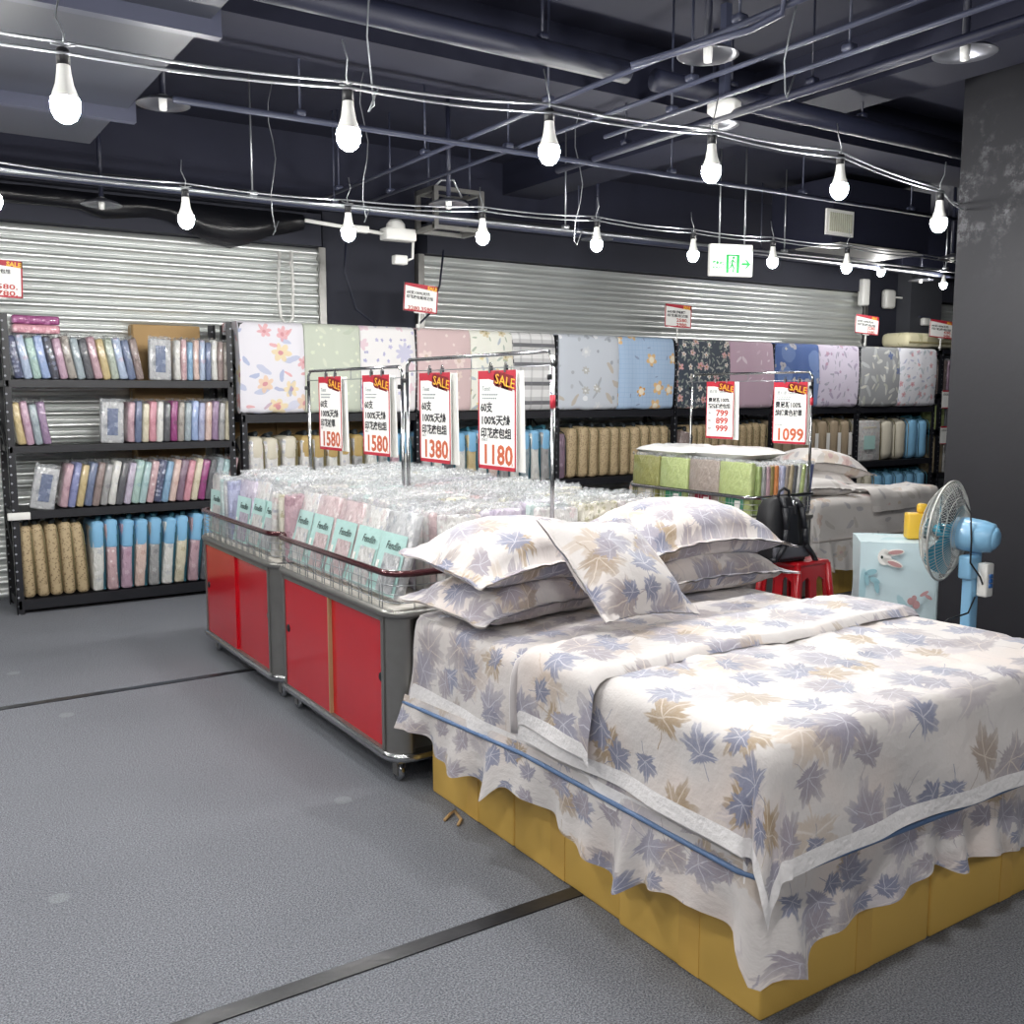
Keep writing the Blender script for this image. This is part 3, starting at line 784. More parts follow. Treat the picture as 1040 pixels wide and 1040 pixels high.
FRONTL = ['white bedding pack with teal card at the far left corner of the trolleys', 'pale aqua pack on edge, beside the corner pack of the far trolley', 'grey pack on edge, second of three thin ones on the far trolley',
 'lavender blue pack on edge in the front row of the far trolley', 'lilac pack with teal card just right of the lavender one', 'white teal-carded pack leaning in the middle of the far trolley front',
 'grey teal-carded pack leaning right of the middle of the far trolley front', 'white patterned pack on edge leaning over at the gap between trolleys', 'cream sprigged pack standing on edge above the trolley gap',
 'rose pink pack on edge at the start of the nearer trolley', 'white pack with teal card right beside the rose pink edge pack', 'pink pack with teal card, darker top, on the nearer trolley',
 'pale pink pack with large teal card and white sticker, nearer trolley', 'white and green-carded pack leaning left of the near bed pillows', 'grey carded pack nearest the bed, half behind the pillows']
for i, (y, kind, k, lean, tw) in enumerate(FR): front(y, kind, k, lean, i, .012 if lean > .2 else .004, 0, 0)
rnd = random.Random(3)
GL = '%s pack, %s from the bed end, %s row in from aisle, %s trolleys'
for (ya, yb) in ((4.545, 5.725), (3.265, 4.455)):
    for ri, xr in enumerate((1.935, 2.125, 2.40, 2.62, 2.83)):
        w = .185 if xr < 2.2 else .205
        if xr > 2.8 : w = .19
        y = ya + .03; q = 0
        while y < yb - .02:
            t = rnd.choice((.05, .055, .06)); h = rnd.choice((.335, .345, .355))
            kc = rnd.choice(WHITES)
            pack(w, .05, h, kc, rnd.randrange(4), (xr, y + t / 2, ZD), (rnd.uniform(-.02, .02), 0, rnd.uniform(-.03, .03)), GL % (kc, nth(q), nth(ri), 'farther' if ya > 4.5 else 'nearer'), 'packs in the rows on the white trolleys')
            y += t + .004; q += 1

# packs on the green trolley
ZG = .695; G2 = 'plain coloured packs on the far red trolley'
for y, k, l in ((5.5, 'olive', 'olive green pack, leftmost of the big faces on the far red trolley'), (5.2, 'light green', 'light green pack right of the olive one on the far red trolley'),
                (4.9, 'grey taupe', 'grey taupe pack between two light green ones'), (4.61, 'light green', 'light green pack with printed card next to the row of thin coloured edges')):
    o = pack(.285, .05, .36, k, 1, (4.80, y, ZG), (-.05, 0, -PI / 2), l, G2)
    q = part('label_card', MB().box((.02, -.03, .07), (.16, .004, .12)), plain('card_' + k.replace(' ', '_'), {'olive': 'c9c4b0', 'light green': '3f8f6e', 'grey taupe': '8a2038'}[k], .4, coat=.4), o)
    part('picture_window', MB().box((.05, -.034, .07), (.05, .003, .07)), M_cardwhite, q)
cols = ['green', 'grey', 'rose', 'khaki', 'orange', 'lavender', 'grey taupe', 'tan', 'charcoal', 'white', 'light green', 'grey', 'indigo']
for i, k in enumerate(cols):
    pack(.22, .036, .33, k, i % 3, (4.865 + i * .0395, 4.56 + .0, ZG + .004), (.0 if i < 5 else .10, 0, PI / 2), '%s pack on edge, %s from left at the near end of far trolley' % (k, nth(i)), G2)
for yy in (4.83, 5.07, 5.31, 5.53):
    for i in range(9):
        pack(.20, .05, .34, rnd.choice(('white patterned', 'light green', 'white', 'grey')), i % 4, (4.90 + i * .054, yy, ZG), (0, 0, PI / 2), 'inner pack of the far red trolley, row %s, %s from the left' % ({4.83: 'one', 5.07: 'two', 5.31: 'three', 5.53: 'four'}[yy], nth(i)), 'packs in the inner rows on the far trolley')
def puffy(name, w, d, h, mat, loc, rz, label, cat, seed):
    mb = MB()
    for s in (1, -1):
        def fn(i, j):
            u = -1 + 2 * i / 18; v = -1 + 2 * j / 12
            e = max(0, (1 - u ** 4) * (1 - v ** 4)) ** .5
            n_ = noise.noise((u * 3 + seed, v * 3, s)) * .25 + noise.noise((u * 7, v * 7, seed)) * .12
            return (u * w / 2, v * d / 2, h / 2 + s * h / 2 * e * (1 + n_))
        mb.grid(fn, 18, 12)
    o = link(name, mb.mesh(name, mat), None, loc, (0, 0, rz)); return tag(o, label, cat)
M_wq = plain('white_quilt_film', 'e3e3e1', .35, coat=.5, bscale=22, bstr=.6)
puffy('quilt_pack', .42, .6, .085, M_wq, (5.15, 4.95, 1.045), .1, 'puffy white quilt in clear film lying on top of the far trolley packs, right', 'quilt', 1)
puffy('quilt_pack', .45, .6, .085, M_wq, (5.05, 5.4, 1.045), -.1, 'puffy white quilt in clear film lying on top of the far trolley packs, left', 'quilt', 5)

# ------------------------------------------------------------------ price signs
M_board = plain('sign_board', 'efefec', .5)
M_sred = plain('sign_red', 'b3283a', .5)
M_yel = plain('sale_yellow', 'f0b83c', .5)
M_dred = plain('sale_outline', '7a1420', .5)
M_txt = plain('sign_text', '2e3033', .6)
M_lite = plain('sign_grey_text', '8b9496', .6)
M_price = plain('price_text', 'c0603f', .6)
M_price2 = plain('price_text_red', 'b8433c', .6)
def sign_tall(loc, rz, lines, price, label, logo, small=None, multi=None):
    """A3 card hanging from a wire; origin at the middle of its top edge, front facing -Y"""
    t = thing('price_sign', label, 'sign', loc, (0, 0, rz), 'hanging sale price cards')
    w, h = .295, .42
    part('board', MB().box((0, 0, -h / 2), (w, .004, h)), M_board, t)
    part('back_board', MB().box((.022, .022, -h / 2 - .004), (w, .004, h), Matrix.Rotation(.02, 4, 'X')), M_board, t)
    b = MB()
    for x in (-w / 2 + .004, w / 2 - .004): b.box((x, -.0026, -h / 2), (.008, .002, h))
    b.box((0, -.0026, -h + .008), (w, .002, .016))
    part('red_border', b, M_sred, t)
    part('red_header', MB().poly([(-w / 2, 0), (w / 2, 0), (w / 2, -.085), (w * .1, -.052), (-w * .2, -.035), (-w / 2, -.035)], .002, Matrix.Translation((0, -.004, 0))), M_sred, t)
    s = MB(); put_text(s, 'SALE', .058, -.01, -.052, -.0055, .15, rot=.17, offset=.012); part('sale_outline', s, M_dred, t)
    s = MB(); put_text(s, 'SALE', .058, -.01, -.052, -.0062, .15, rot=.17); part('sale_lettering', s, M_yel, t)
    g = MB(); put_text(g, logo, .03, -.12, -.085, -.003, None, shear=.2)
    if multi is None:
        for k, n_ in enumerate((9, 8)):
            for q in range(n_): g.box((-.112 + q * .0145 + k * .004, -.003, -.101 - k * .016), (.010, .0006, .007))
    part('logo_lettering', g, M_lite, t)
    if small:
        g = MB(); put_text(g, small, .017, -.125, -.300, -.003); part('size_lettering', g, M_lite, t)
    x = MB()
    if multi is None:
        for k, (l, ww) in enumerate(lines): put_text(x, l, .047, -.128, -.172 - k * .055, -.003, ww, offset=.0012)
    else:
        for k, (l, ww) in enumerate(lines): put_text(x, l, .036, -.125, -.148 - k * .045, -.003, ww, offset=.001)
        for k in range(len(multi)): put_text(x, '單人 雙人 加大'.split()[k], .016, -.122, -.238 - k * .056, -.003)
    part('lettering', x, M_txt, t)
    p = MB()
    if multi is None: put_text(p, price, .115, -.118, -.395, -.003, .222, offset=.003); u_ = MB(); put_text(u_, '元', .014, .115, -.398, -.003); part('unit_lettering', u_, M_price, t)
    else:
        for k, v in enumerate(multi): put_text(p, v, .062, -.04, -.252 - k * .056, -.003, .13, offset=.002); put_text(p, '元', .016, .1, -.25 - k * .056, -.003)
    part('price', p, M_price if multi is None else M_price2, t)
    for x_ in (-.05, .07):
        part('clip', MB().box((x_, 0, .006), (.014, .014, .03)).tube([(x_ - .006, 0, .018), (x_ - .006, 0, .034), (x_ + .006, 0, .034), (x_ + .006, 0, .018)], .0025, 5), M_steel, t)
    return t
LN = [('60支', .095), ('100%天絲', .225), ('印花床包組', .24)]
RZ = -PI / 2
for y, l3, pr, sm_, l in ((5.318, '印花被單', '1580', '6x7', 'tall SALE card reading 1580 for a quilt cover, leftmost on the near frames'),
                     (4.71, '印花床包組', '1580', '6x6.2', 'tall SALE card reading 1580 for a bed set, next to the middle posts'),
                     (4.075, '印花床包組', '1380', '5x6.2', 'tall SALE card reading 1380'),
                     (3.533, '印花床包組', '1180', '3.5x6.2', 'largest tall SALE card reading 1180')):
    sign_tall((2.245, y, 1.598), RZ + (.04 if pr == '1580' else 0), [LN[0], LN[1], (l3, .24 if len(l3) > 4 else .19)], pr, l, 'Tenst', sm_)
sign_tall((5.295, 5.26, 1.59), RZ - .05, [('費尼斯100%', .225), ('精梳棉床包組', .235)], None, 'tall SALE card reading 799, 899 and 999 above the far trolley', '費尼斯 Fennis', None, ['799', '899', '999'])
sign_tall((5.295, 4.60, 1.58), RZ, [('費尼斯100%', .225), ('純棉素色被單', .235)], '1099', 'tall SALE card reading 1099 above the far trolley', '費尼斯 Fennis', '6x7尺雙人', None)

def sign_frame(x, y0, y1, z0, z1, label, tape=None):
    t = thing('sign_frame', label, 'sign frame', (x, y0, z0), group='chrome sign frames')
    L = y1 - y0; H = z1 - z0
    for k, y in enumerate((0, L)):
        p = part('post', MB().tube([(0, y, 0), (0, y, H - .06)], .0095, 10).tube([(0, y, H - .08), (0, y, H - .03), (0, y + (.03 if k == 0 else -.03), H)], .0085, 8), M_steel, t)
        part('thumb_screw', MB().rbox((-.014, y, H - .1), (.02, .016, .022), .004), M_black, p)
    part('top_bar', MB().tube([(0, .03, H), (0, L - .03, H)], .0085, 8), M_steel, t)
    part('hanging_wire', MB().tube([(0, 0, H - .055), (0, L, H - .055)], .0025, 6).tube([(0, L * .5, H), (0, L * .5, H - .055)], .0025, 5), M_wire, t)
    if tape: part('red_tape', MB().tube([(0, 0, H - .17), (0, 0, H - .22)], .0115, 10), M_sred, t)
    return t
sign_frame(2.26, 3.15, 4.385, .695, 1.665, 'chrome sign frame on the nearer trolleys with red tape on its near post', True)
sign_frame(2.26, 4.44, 5.68, .695, 1.635, 'chrome sign frame on the farther trolleys nearer the left rack')
sign_frame(5.31, 4.43, 5.58, .695, 1.645, 'chrome sign frame over the far red trolley', True)

def sign_small(x, z, lines, prices, label, rz=0, w=.315, h=.22, tilt=-.06, y=7.32, pole=.13):
    """landscape card on a white clip pole; origin at the foot of the pole"""
    t = thing('shelf_sign', label, 'sign', (x, y, z), (0, tilt, rz), 'small price cards above the racks')
    part('pole', MB().tube([(0, .008, -.02), (0, .008, pole)], .008, 8).box((0, .006, pole + .005), (.1, .014, .03)).box((-.018, .0, .015), (.02, .02, .03)), M_white, t)
    z0 = pole
    part('board', MB().box((0, 0, z0 + h / 2), (w, .004, h)), M_board, t)
    b = MB()
    for xx in (-w / 2 + .005, w / 2 - .005): b.box((xx, -.003, z0 + h / 2), (.01, .002, h))
    b.box((0, -.003, z0 + .006), (w, .002, .012)); b.poly([(-w / 2, z0 + h), (w / 2, z0 + h), (w / 2, z0 + h - .045), (-w / 2, z0 + h - .02)], .002, Matrix.Translation((0, -.004, 0)))
    part('red_border', b, M_sred, t)
    s = MB(); put_text(s, 'SALE', .04, w * .18, z0 + h - .036, -.0055, .09, rot=.05, offset=.002); part('sale_lettering', s, M_yel, t)
    x_ = MB()
    for k, l in enumerate(lines): put_text(x_, l, .029, -w * .42, z0 + h - .083 - k * .036, -.003, w * (.78 if k else .68), offset=.0008)
    part('lettering', x_, M_txt, t)
    p = MB()
    for k, l in enumerate(prices): put_text(p, l, .045, w * .42 - (.25 if len(l) > 8 else .17), z0 + .012 + (len(prices) - 1 - k) * .043, -.003, .24 if len(l) > 8 else .15, offset=.001)
    part('price', p, M_price2, t)
    return t
sign_small(.78, 2.0, ['純色天絲床包組'], ['1580.', '1780.'], 'small price card reading 580 and 780 at the left edge above the left rack', 0, .30, .24, .03)
sign_small(3.89, 2.04, ['60支100%天絲', '印花床包兩用被組'], ['3280.3580.'], 'small price card reading 3580 in front of the back pillar', 0, .315, .225, .07)
sign_small(6.76, 2.02, ['60支純棉', '印花兩用被組'], ['2580.', '2980.'], 'small price card above the post between the blue cat quilt and navy floral quilt', 0, .35, .22, .02)
sign_small(9.66, 2.05, ['60支100%天絲', '印花床包組'], ['3280.', '3580.'], 'small price card at the right end of the wide shutter', 0, .42, .21, .05)
sign_small(11.1, 2.05, ['60支100%天絲', '印花床包組'], ['4280.', '5480.'], 'small price card at far right above the last rack, beside the pillar', 0, .5, .21, .04)

# ------------------------------------------------------------------ racks along the shutters
RY0, RY1 = 7.34, 7.80
def post_mb(h, sx, sy):
    t = .045
    return MB().box((sx * t / 2, sy * .002, h / 2), (t, .004, h)).box((sx * .002, sy * t / 2, h / 2), (.004, t, h))
def rack(x0, x1, h, shelves, label, left=True, right=True, low=True):
    t = thing('shelf_rack', label, 'rack', (x0, RY0, 0), group='black slotted steel racks'); L = x1 - x0; D = RY1 - RY0
    for on, px, sx in ((left, .0, 1), (right, L, -1)):
        if not on: continue
        for py, sy in ((0, 1), (D, -1)):
            m = post_mb(h, sx, sy)
            part('post', m.mesh('post', M_post), None, t, (px, py, 0))
        for z in (.35, 1.0, 1.6):
            part('side_brace', MB().tube([(px + sx * .01, .02, z), (px + sx * .01, D - .02, z + .3)], .008, 6), M_rack, t)
    for z, th in shelves:
        b = MB().box((L / 2, .012, z - th / 2), (L - .006, .02, th)).box((L / 2, D - .012, z - th / 2), (L - .006, .02, th))
        for x in (.02, L - .02): b.box((x, D / 2, z - th / 2), (.02, D, th * .8))
        part('beam', b, M_rack, t)
        part('shelf_board', MB().box((L / 2, D / 2, z - .006), (L - .05, D - .03, .012)), M_rack, t)
    return t
S1 = [(1.595, .052), (1.15, .048), (.708, .055), (.10, .07)]
rack(.79, 2.33, 2.03, S1, 'black slotted rack at the left filled with film-wrapped packs and zipped bags')
t = thing('shelf_clip', 'white plastic clip on the left post of the left rack', 'clip', (.80, 7.325, .66))
part('clip_body', MB().rbox((.03, -.01, .02), (.14, .03, .05), .006), M_white, t)
BX = [2.38, 3.86, 5.30, 6.755, 8.16, 9.585, 11.08]
S2 = [(1.345, .065), (.71, .065), (.12, .06)]
BL = ['black rack bay right of the left rack, holding white floral and sage quilts', 'black rack bay holding the dusty pink and striped grey quilts', 'black rack bay holding the pale grey sketch quilt and blue cat quilt',
      'black rack bay holding the navy floral and mauve quilts', 'black rack bay holding the navy blue bear quilt and lavender quilt', 'black rack bay at the far right end beside the pillar, grey leaf quilt']
for i in range(6):
    rack(BX[i], BX[i + 1], 2.03, S2, BL[i], True, i == 5)

# packs on the left rack: (x start, x end, lean, colours)
def row(z, x0, x1, lean, cols, where, t=.042, h=.29, d=.25, facefirst=False):
    n = len(cols); st = (x1 - x0) / n
    for i, k in enumerate(cols):
        x = x0 + st * (i + .5)
        hh = h * (1 + .03 * math.sin(i * 2.3))
        dz = abs(math.sin(lean)) * t / 2 + .002
        pack(d, min(st * .93, .062), hh, k, i % 3, (x, RY0 + .02 + d / 2, z + dz), (lean, 0, PI / 2), '%s pack, %s from the left in the row %s' % (k, nth(i), where), 'packs on the left rack')
row(1.595, .865, 1.70, -.17, ['navy dotted', 'pale blue', 'mint', 'light blue', 'black striped', 'mauve pink', 'taupe floral', 'grey blue', 'charcoal', 'rose', 'mustard', 'sage', 'pale blue', 'slate blue', 'brown'], 'at left on the top shelf')
row(1.595, 1.91, 2.31, .02, ['white', 'pink striped', 'sky blue', 'peach', 'pale blue', 'slate blue', 'white', 'brown', 'taupe floral'], 'at right on the top shelf')
row(1.15, .86, 1.07, -.13, ['mustard', 'mauve pink', 'grey blue', 'purple'], 'at left on the second shelf', .048)
row(1.15, 1.56, 2.31, .06, ['rose', 'slate blue', 'cream', 'pink', 'white', 'charcoal', 'magenta', 'taupe floral', 'grey blue', 'light blue', 'lavender', 'peach', 'purple', 'grey', 'cream'], 'at right on the second shelf')
row(.708, 1.09, 2.30, .20, ['rose', 'periwinkle', 'mustard', 'slate blue', 'brown', 'grey', 'white', 'charcoal', 'lilac', 'mint', 'aqua', 'pink striped', 'navy dotted', 'sky blue', 'peach', 'plum', 'pink', 'cream', 'magenta', 'charcoal', 'grey blue', 'aqua', 'pink striped'], 'on the third shelf', h=.31)
for x, z, lean, l in ((1.81, 1.595, .03, 'clear pack showing its printed face at the middle of the top shelf'), (1.46, 1.15, .05, 'clear pack showing its printed face on the second shelf'), (.98, .708, .2, 'clear pack showing its printed face at the left end of the third shelf')):
    o = pack(.155, .05, .295, 'grey patterned', 1, (x, RY0 + .06, z + .004), (0, lean, 0), l, 'face-out packs on the left rack')
    q = part('picture_window', MB().box((0, -.031, .15), (.07, .003, .19)), fab('slate blue'), o)
for z, k, l in ((1.905, 'pink', 'pink pack lying flat on the top shelf packs at the left post'), (1.965, 'magenta', 'magenta pack lying flat on top of the pink one, at the left post')):
    o = thing('bedding_pack', l, 'bedding pack', (1.01, RY0 + .12, z), (0, 0, 0), 'flat packs on the left rack')
    link('fabric_bundle', pack_mesh(.29, .22, .058, k, 1), o)

# zipped bags
M_bluebag = plain('blue_bag_cloth', '7fb4d8', .55, bscale=25, bstr=.3, var=.08)
M_teal = plain('teal_piping', '2f6170', .5)
M_tanbag = plain('tan_bag_cloth', 'b09b7b', .6, bscale=70, bstr=.7, var=.22, vscale=70)
def quilted():
    n = NT('tan_quilted_cloth'); p = n.coord('Object')
    vo = n.new('ShaderNodeTexVoronoi'); n.put(vo.inputs['Vector'], p); vo.inputs['Scale'].default_value = 62
    d = n.ss(vo.outputs['Distance'], .22, .42)
    n.bump(n.noise(p, 18, 3), .5, .03)
    return n.set(n.mix(d, hx('857356'), hx('b5a17f')), .6)
M_tanbag = quilted()
M_goldbag = plain('gold_bag_cloth', 'b49a62', .55, bscale=25, bstr=.25, var=.08)
M_whitebag = plain('ivory_bag_cloth', 'cfc9b8', .55, bscale=25, bstr=.25, var=.06)
M_taupebag = plain('taupe_bag_cloth', 'a4937c', .55, bscale=25, bstr=.25, var=.08)
M_olivepipe = plain('olive_piping', '7a7250', .5)
M_darkstrap = plain('dark_strap', '252c30', .6)
BAG = {}
def bag_parts(t, d, h, kind, content, seed):
    key = (t, d, h, kind, content, seed)
    if key in BAG: return BAG[key]
    out = []
    cloth, pipe_, strap = {'blue': (M_bluebag, M_teal, M_teal), 'tan': (M_tanbag, M_olivepipe, M_darkstrap), 'gold': (M_goldbag, M_olivepipe, M_darkstrap),
                           'ivory': (M_whitebag, M_olivepipe, M_darkstrap), 'taupe': (M_taupebag, M_olivepipe, M_darkstrap), 'clear': (M_taupebag, M_darkstrap, M_darkstrap)}[kind]
    if content:
        zc = h * (.10 if kind == 'clear' else .40)
        out.append(('clear_window', MB().rbox((0, d / 2, (h - .02) / 2), (t * .92, d, h - .02), .02, 2, None, 1, .008, seed).mesh('clear_window', fab(content)), None))
        if kind != 'clear':
            out.append(('bag_top', MB().rbox((0, d / 2, h * .79), (t * .97, d + .008, h * .42), t * .30, 3, None, 1, .004, seed).mesh('bag_top', cloth), None))
            out.append(('back_panel', MB().box((t * .40, d * .5 + .004, h * .4), (t * .18, d, h * .76)).mesh('back_panel', pipe_), None))
    else:
        out.append(('bag_body', MB().rbox((0, d / 2, h / 2), (t * .96, d, h), t * .36, 3, None, 1, .005, seed).mesh('bag_body', cloth), None))
    pp = MB()
    x = t * .44
    pts = [(x, -.003, .03), (x, -.003, h * .85), (x * .8, .015, h * .96), (x * .6, .05, h + .0), (x * .6, d - .03, h)]
    pp.tube(pts, .005, 5)
    out.append(('piping', pp.mesh('piping', pipe_), None))
    rnd = random.Random(seed)
    hp = MB().tube([(0, .05, h - .01), (rnd.uniform(-.02, .02), .07, h + .02), (t * .3, .13, h + .018 + rnd.uniform(-.008, .01)), (t * .1, .2, h + .012), (0, .26, h - .01)], [.016, .020, .018, .016, .012], 6)
    out.append(('handle', hp.mesh('handle', strap), None))
    BAG[key] = out; return out
def bag(t, d, h, kind, content, seed, loc, lean, label, group, rz=0):
    o = thing('storage_bag', label, 'bag', loc, (0, lean, rz), group)
    for n_, me, _ in bag_parts(t, d, h, kind, content, seed): link(n_, me, o)
    return o
def bagrow(x0, x1, z, items, where, group, h=.47, d=.34, lean=0):
    st = (x1 - x0) / len(items); cnt = {}
    for i, (kind, content) in enumerate(items):
        name = {'blue': 'blue', 'tan': 'tan quilted', 'gold': 'gold', 'ivory': 'ivory', 'taupe': 'taupe', 'clear': 'clear'}[kind]
        ln = (lean if not isinstance(lean, (list, tuple)) else lean[i]) + .018 * math.sin(i * 2.7 + x0)
        hh = h * (1 + .022 * math.sin(i * 4.1 + x0 * 3)) if i % 2 else h
        bag(round(st * .94, 3), d, round(hh, 3), kind, content, i % 3, (x0 + st * (i + .5), RY0 + .03, z + .002 + abs(math.sin(ln)) * st * .45), ln, '%s%s bag, %s from the left %s' % (name, (' and %s' % content) if content else '', nth(i), where), group)
bagrow(.84, 1.265, .10, [('tan', None)] * 5, 'at the bottom of the left rack', 'tan bags on the left rack', .50, .34, -.04)
bagrow(1.28, 2.31, .10, [('blue', 'white'), ('blue', 'pink striped'), ('blue', 'mauve pink'), ('blue', 'peach'), ('blue', 'grey'), ('blue', 'white'), ('blue', 'cream'), ('blue', 'rose'), ('blue', 'charcoal'), ('blue', 'mauve pink'), ('blue', 'grey')],
       'at the bottom of the left rack', 'blue bags on the left rack', .50, .34, [0, .03, .05, .06, .08, .09, .1, .1, .1, .1, .1])
bagrow(2.43, 2.83, .71, [('ivory', 'white patterned')] * 3, 'under the white floral quilt', 'ivory bags under the white floral quilt', .46)
bagrow(2.85, 3.40, .71, [('gold', 'white patterned'), ('gold', 'grey patterned'), ('gold', 'white'), ('gold', 'white patterned'), ('gold', 'grey')], 'under the sage quilt', 'gold bags under the sage quilt', .46)
bagrow(3.42, 3.84, .71, [('blue', 'white'), ('blue', 'grey'), ('blue', 'rose'), ('blue', 'white')], 'under the white hydrangea quilt', 'blue bags under the hydrangea quilt', .46)
bagrow(3.92, 5.27, .71, [('blue', 'grey patterned'), ('blue', 'white'), ('blue', 'charcoal'), ('blue', 'white'), ('blue', 'mustard'), ('blue', 'white patterned'), ('blue', 'peach'), ('blue', 'grey'), ('blue', 'white'), ('blue', 'grey blue'), ('blue', 'white'), ('blue', 'grey')], 'under the pink and striped quilts', 'blue bags under the pink and striped quilts', .46)
bagrow(5.34, 5.45, .71, [('clear', 'plum')], 'under the pale grey sketch quilt', 'clear bag under the sketch quilt', .44)
bagrow(5.46, 6.73, .71, [('tan', None)] * 10, 'under the sketch and cat quilts', 'tan bags under the sketch and cat quilts', .47, .34, .03)
bagrow(6.80, 6.98, .71, [('clear', 'brown')], 'under the navy floral quilt', 'clear bag under the navy floral quilt', .42, .34, .2)
bagrow(7.0, 8.13, .71, [('tan', None)] * 11, 'under the navy floral and mauve quilts', 'tan bags under the navy floral quilt', .47, .34, .02)
bagrow(8.20, 9.55, .71, [('taupe', None)] * 7, 'under the navy bear and lavender quilts', 'taupe bags under the bear quilt', .50)
for i in (3, 4, 5, 6):
    x = 8.20 + (i + .5) * 1.35 / 7
    tag(link('paper_tag', MB().box((x + .05, 7.355, .93), (.05, .006, .26)).mesh('paper_tag', M_cardwhite)), 'white paper tag with dark print on the %s taupe bag' % nth(i), 'tag', 'paper tags on the taupe bags')
o = bag(.46, .3, .50, 'ivory', 'white patterned', 1, (9.87, RY0 + .03, .712), 0, 'wide ivory bag with clear window, facing out under the grey leaf quilt', 'bags under the grey leaf quilt')
part('label_card', MB().box((-.02, -.02, .22), (.2, .004, .16)), M_card, o)
bagrow(10.12, 10.62, .71, [('ivory', None)] * 2, 'beside the wide clear-windowed bag', 'bags under the grey leaf quilt', .49)
bagrow(10.64, 11.03, .71, [('blue', None)] * 2, 'under the last quilt on the right', 'bags under the grey leaf quilt', .49)
bagrow(9.62, 10.0, .12, [('ivory', None)] * 2, 'on the last rack bottom', 'bags on the lowest shelf of the last rack', .44)
bagrow(10.0, 11.03, .12, [('blue', None)] * 5, 'of five on the last rack bottom', 'bags on the lowest shelf of the last rack', .44)

# cardboard cartons behind the racks
def carton(x, y, z, w, d, h, label, rz=0):
    t = thing('cardboard_box', label, 'box', (x, y, z), (0, 0, rz), 'cardboard boxes behind the racks')
    part('box_body', MB().rbox((0, 0, h / 2), (w, d, h), .008, 1), M_cardboard, t)
    part_each('tape', MB().box((0, 0, h), (w + .002, .06, .003)).box((-w / 2 - .001, 0, h - .06), (.002, .06, .12)).box((0, -d / 2 - .001, h * .55), (w * .2, .002, .02)), plain('carton_tape', 'a5854e', .3), t)
rackback = 7.895
carton(2.04, rackback, .0, .60, .17, .72, 'cardboard box standing on the floor behind the left rack')
carton(1.98, rackback, .72, .52, .17, .40, 'wide cardboard box behind the third shelf packs of the left rack')
carton(1.98, rackback, 1.12, .52, .17, .46, 'cardboard box behind the second shelf of the left rack')
carton(1.98, rackback, 1.58, .50, .16, .44, 'topmost cardboard box behind the top shelf packs of the left rack')
for i, x in enumerate((2.62, 3.02, 3.40)):
    carton(x, rackback, .0, .39, .17, 1.27, 'tall cardboard box behind the bags, %s right of the left rack' % nth(i))
carton(9.95, rackback, .0, .5, .17, 1.30, 'cardboard box behind the wide ivory bag of the last rack')

# quilts draped over the top of the racks
def quilt(x0, x1, mat, label, seed):
    yf, yb, zt, zb = 7.315, 7.72, 2.045, 1.352
    prof = []
    def arc(cx, cz, r, a0, a1, n=5):
        for k in range(n + 1):
            a = a0 + (a1 - a0) * k / n; prof.append((cx + r * math.cos(a), cz + r * math.sin(a)))
    prof.append((yb, zt - .09)); prof.append((yb, zt - .02)); arc(yb - .03, zt - .03, .03, 0, PI / 2, 3)
    arc(yf + .05, zt - .05, .05, PI / 2, PI, 4)
    for k in range(1, 9): prof.append((yf - .02 * math.sin(PI * k / 9), zt - .05 - (zt - .1 - zb) * k / 9))
    arc(yf + .04, zb + .045, .045, PI, 1.9 * PI, 6)
    for k in range(1, 6): prof.append((yf + .085, zb + .07 + (zt - .16 - zb) * k / 6))
    arc(yf + .12, zt - .09, .03, PI, PI / 2, 3)
    prof.append((yb - .03, zt - .06))
    n = len(prof); lens = [0]
    for a, b in zip(prof, prof[1:] + prof[:1]): lens.append(lens[-1] + math.hypot(a[0] - b[0], a[1] - b[1]))
    NX = 14; mb = MB()
    def fn(i, j):
        u = i / NX; p = prof[j % n]
        f = noise.noise((u * 5 + seed * 3, p[1] * 2.2, seed)) * .014 + noise.noise((u * 11 + seed, p[1] * 5, 2)) * .006
        pinch = (abs(2 * u - 1) ** 8) * .02
        x = x0 + (x1 - x0) * u + noise.noise((p[1] * 3, seed, u)) * .006
        yy = p[0] + (f + pinch if p[0] < 7.5 else 0)
        return (x, yy, p[1] + (f * .5 if p[1] < 1.5 else 0))
    mb.grid(fn, NX, n, lambda i, j: (seed * 1.7 + (x1 - x0) * i / NX, -lens[j]))
    for i in (0, NX):
        vs = [fn(i, j) for j in range(n)]
        mb.add(vs, [tuple(range(n)) if i else tuple(range(n))[::-1]], [(seed * 1.7 + v[1], v[2]) for v in vs])
    o = link('draped_quilt', mb.mesh('draped_quilt', mat)); tag(o, label, 'quilt', 'quilts draped over the racks')
PR = printed
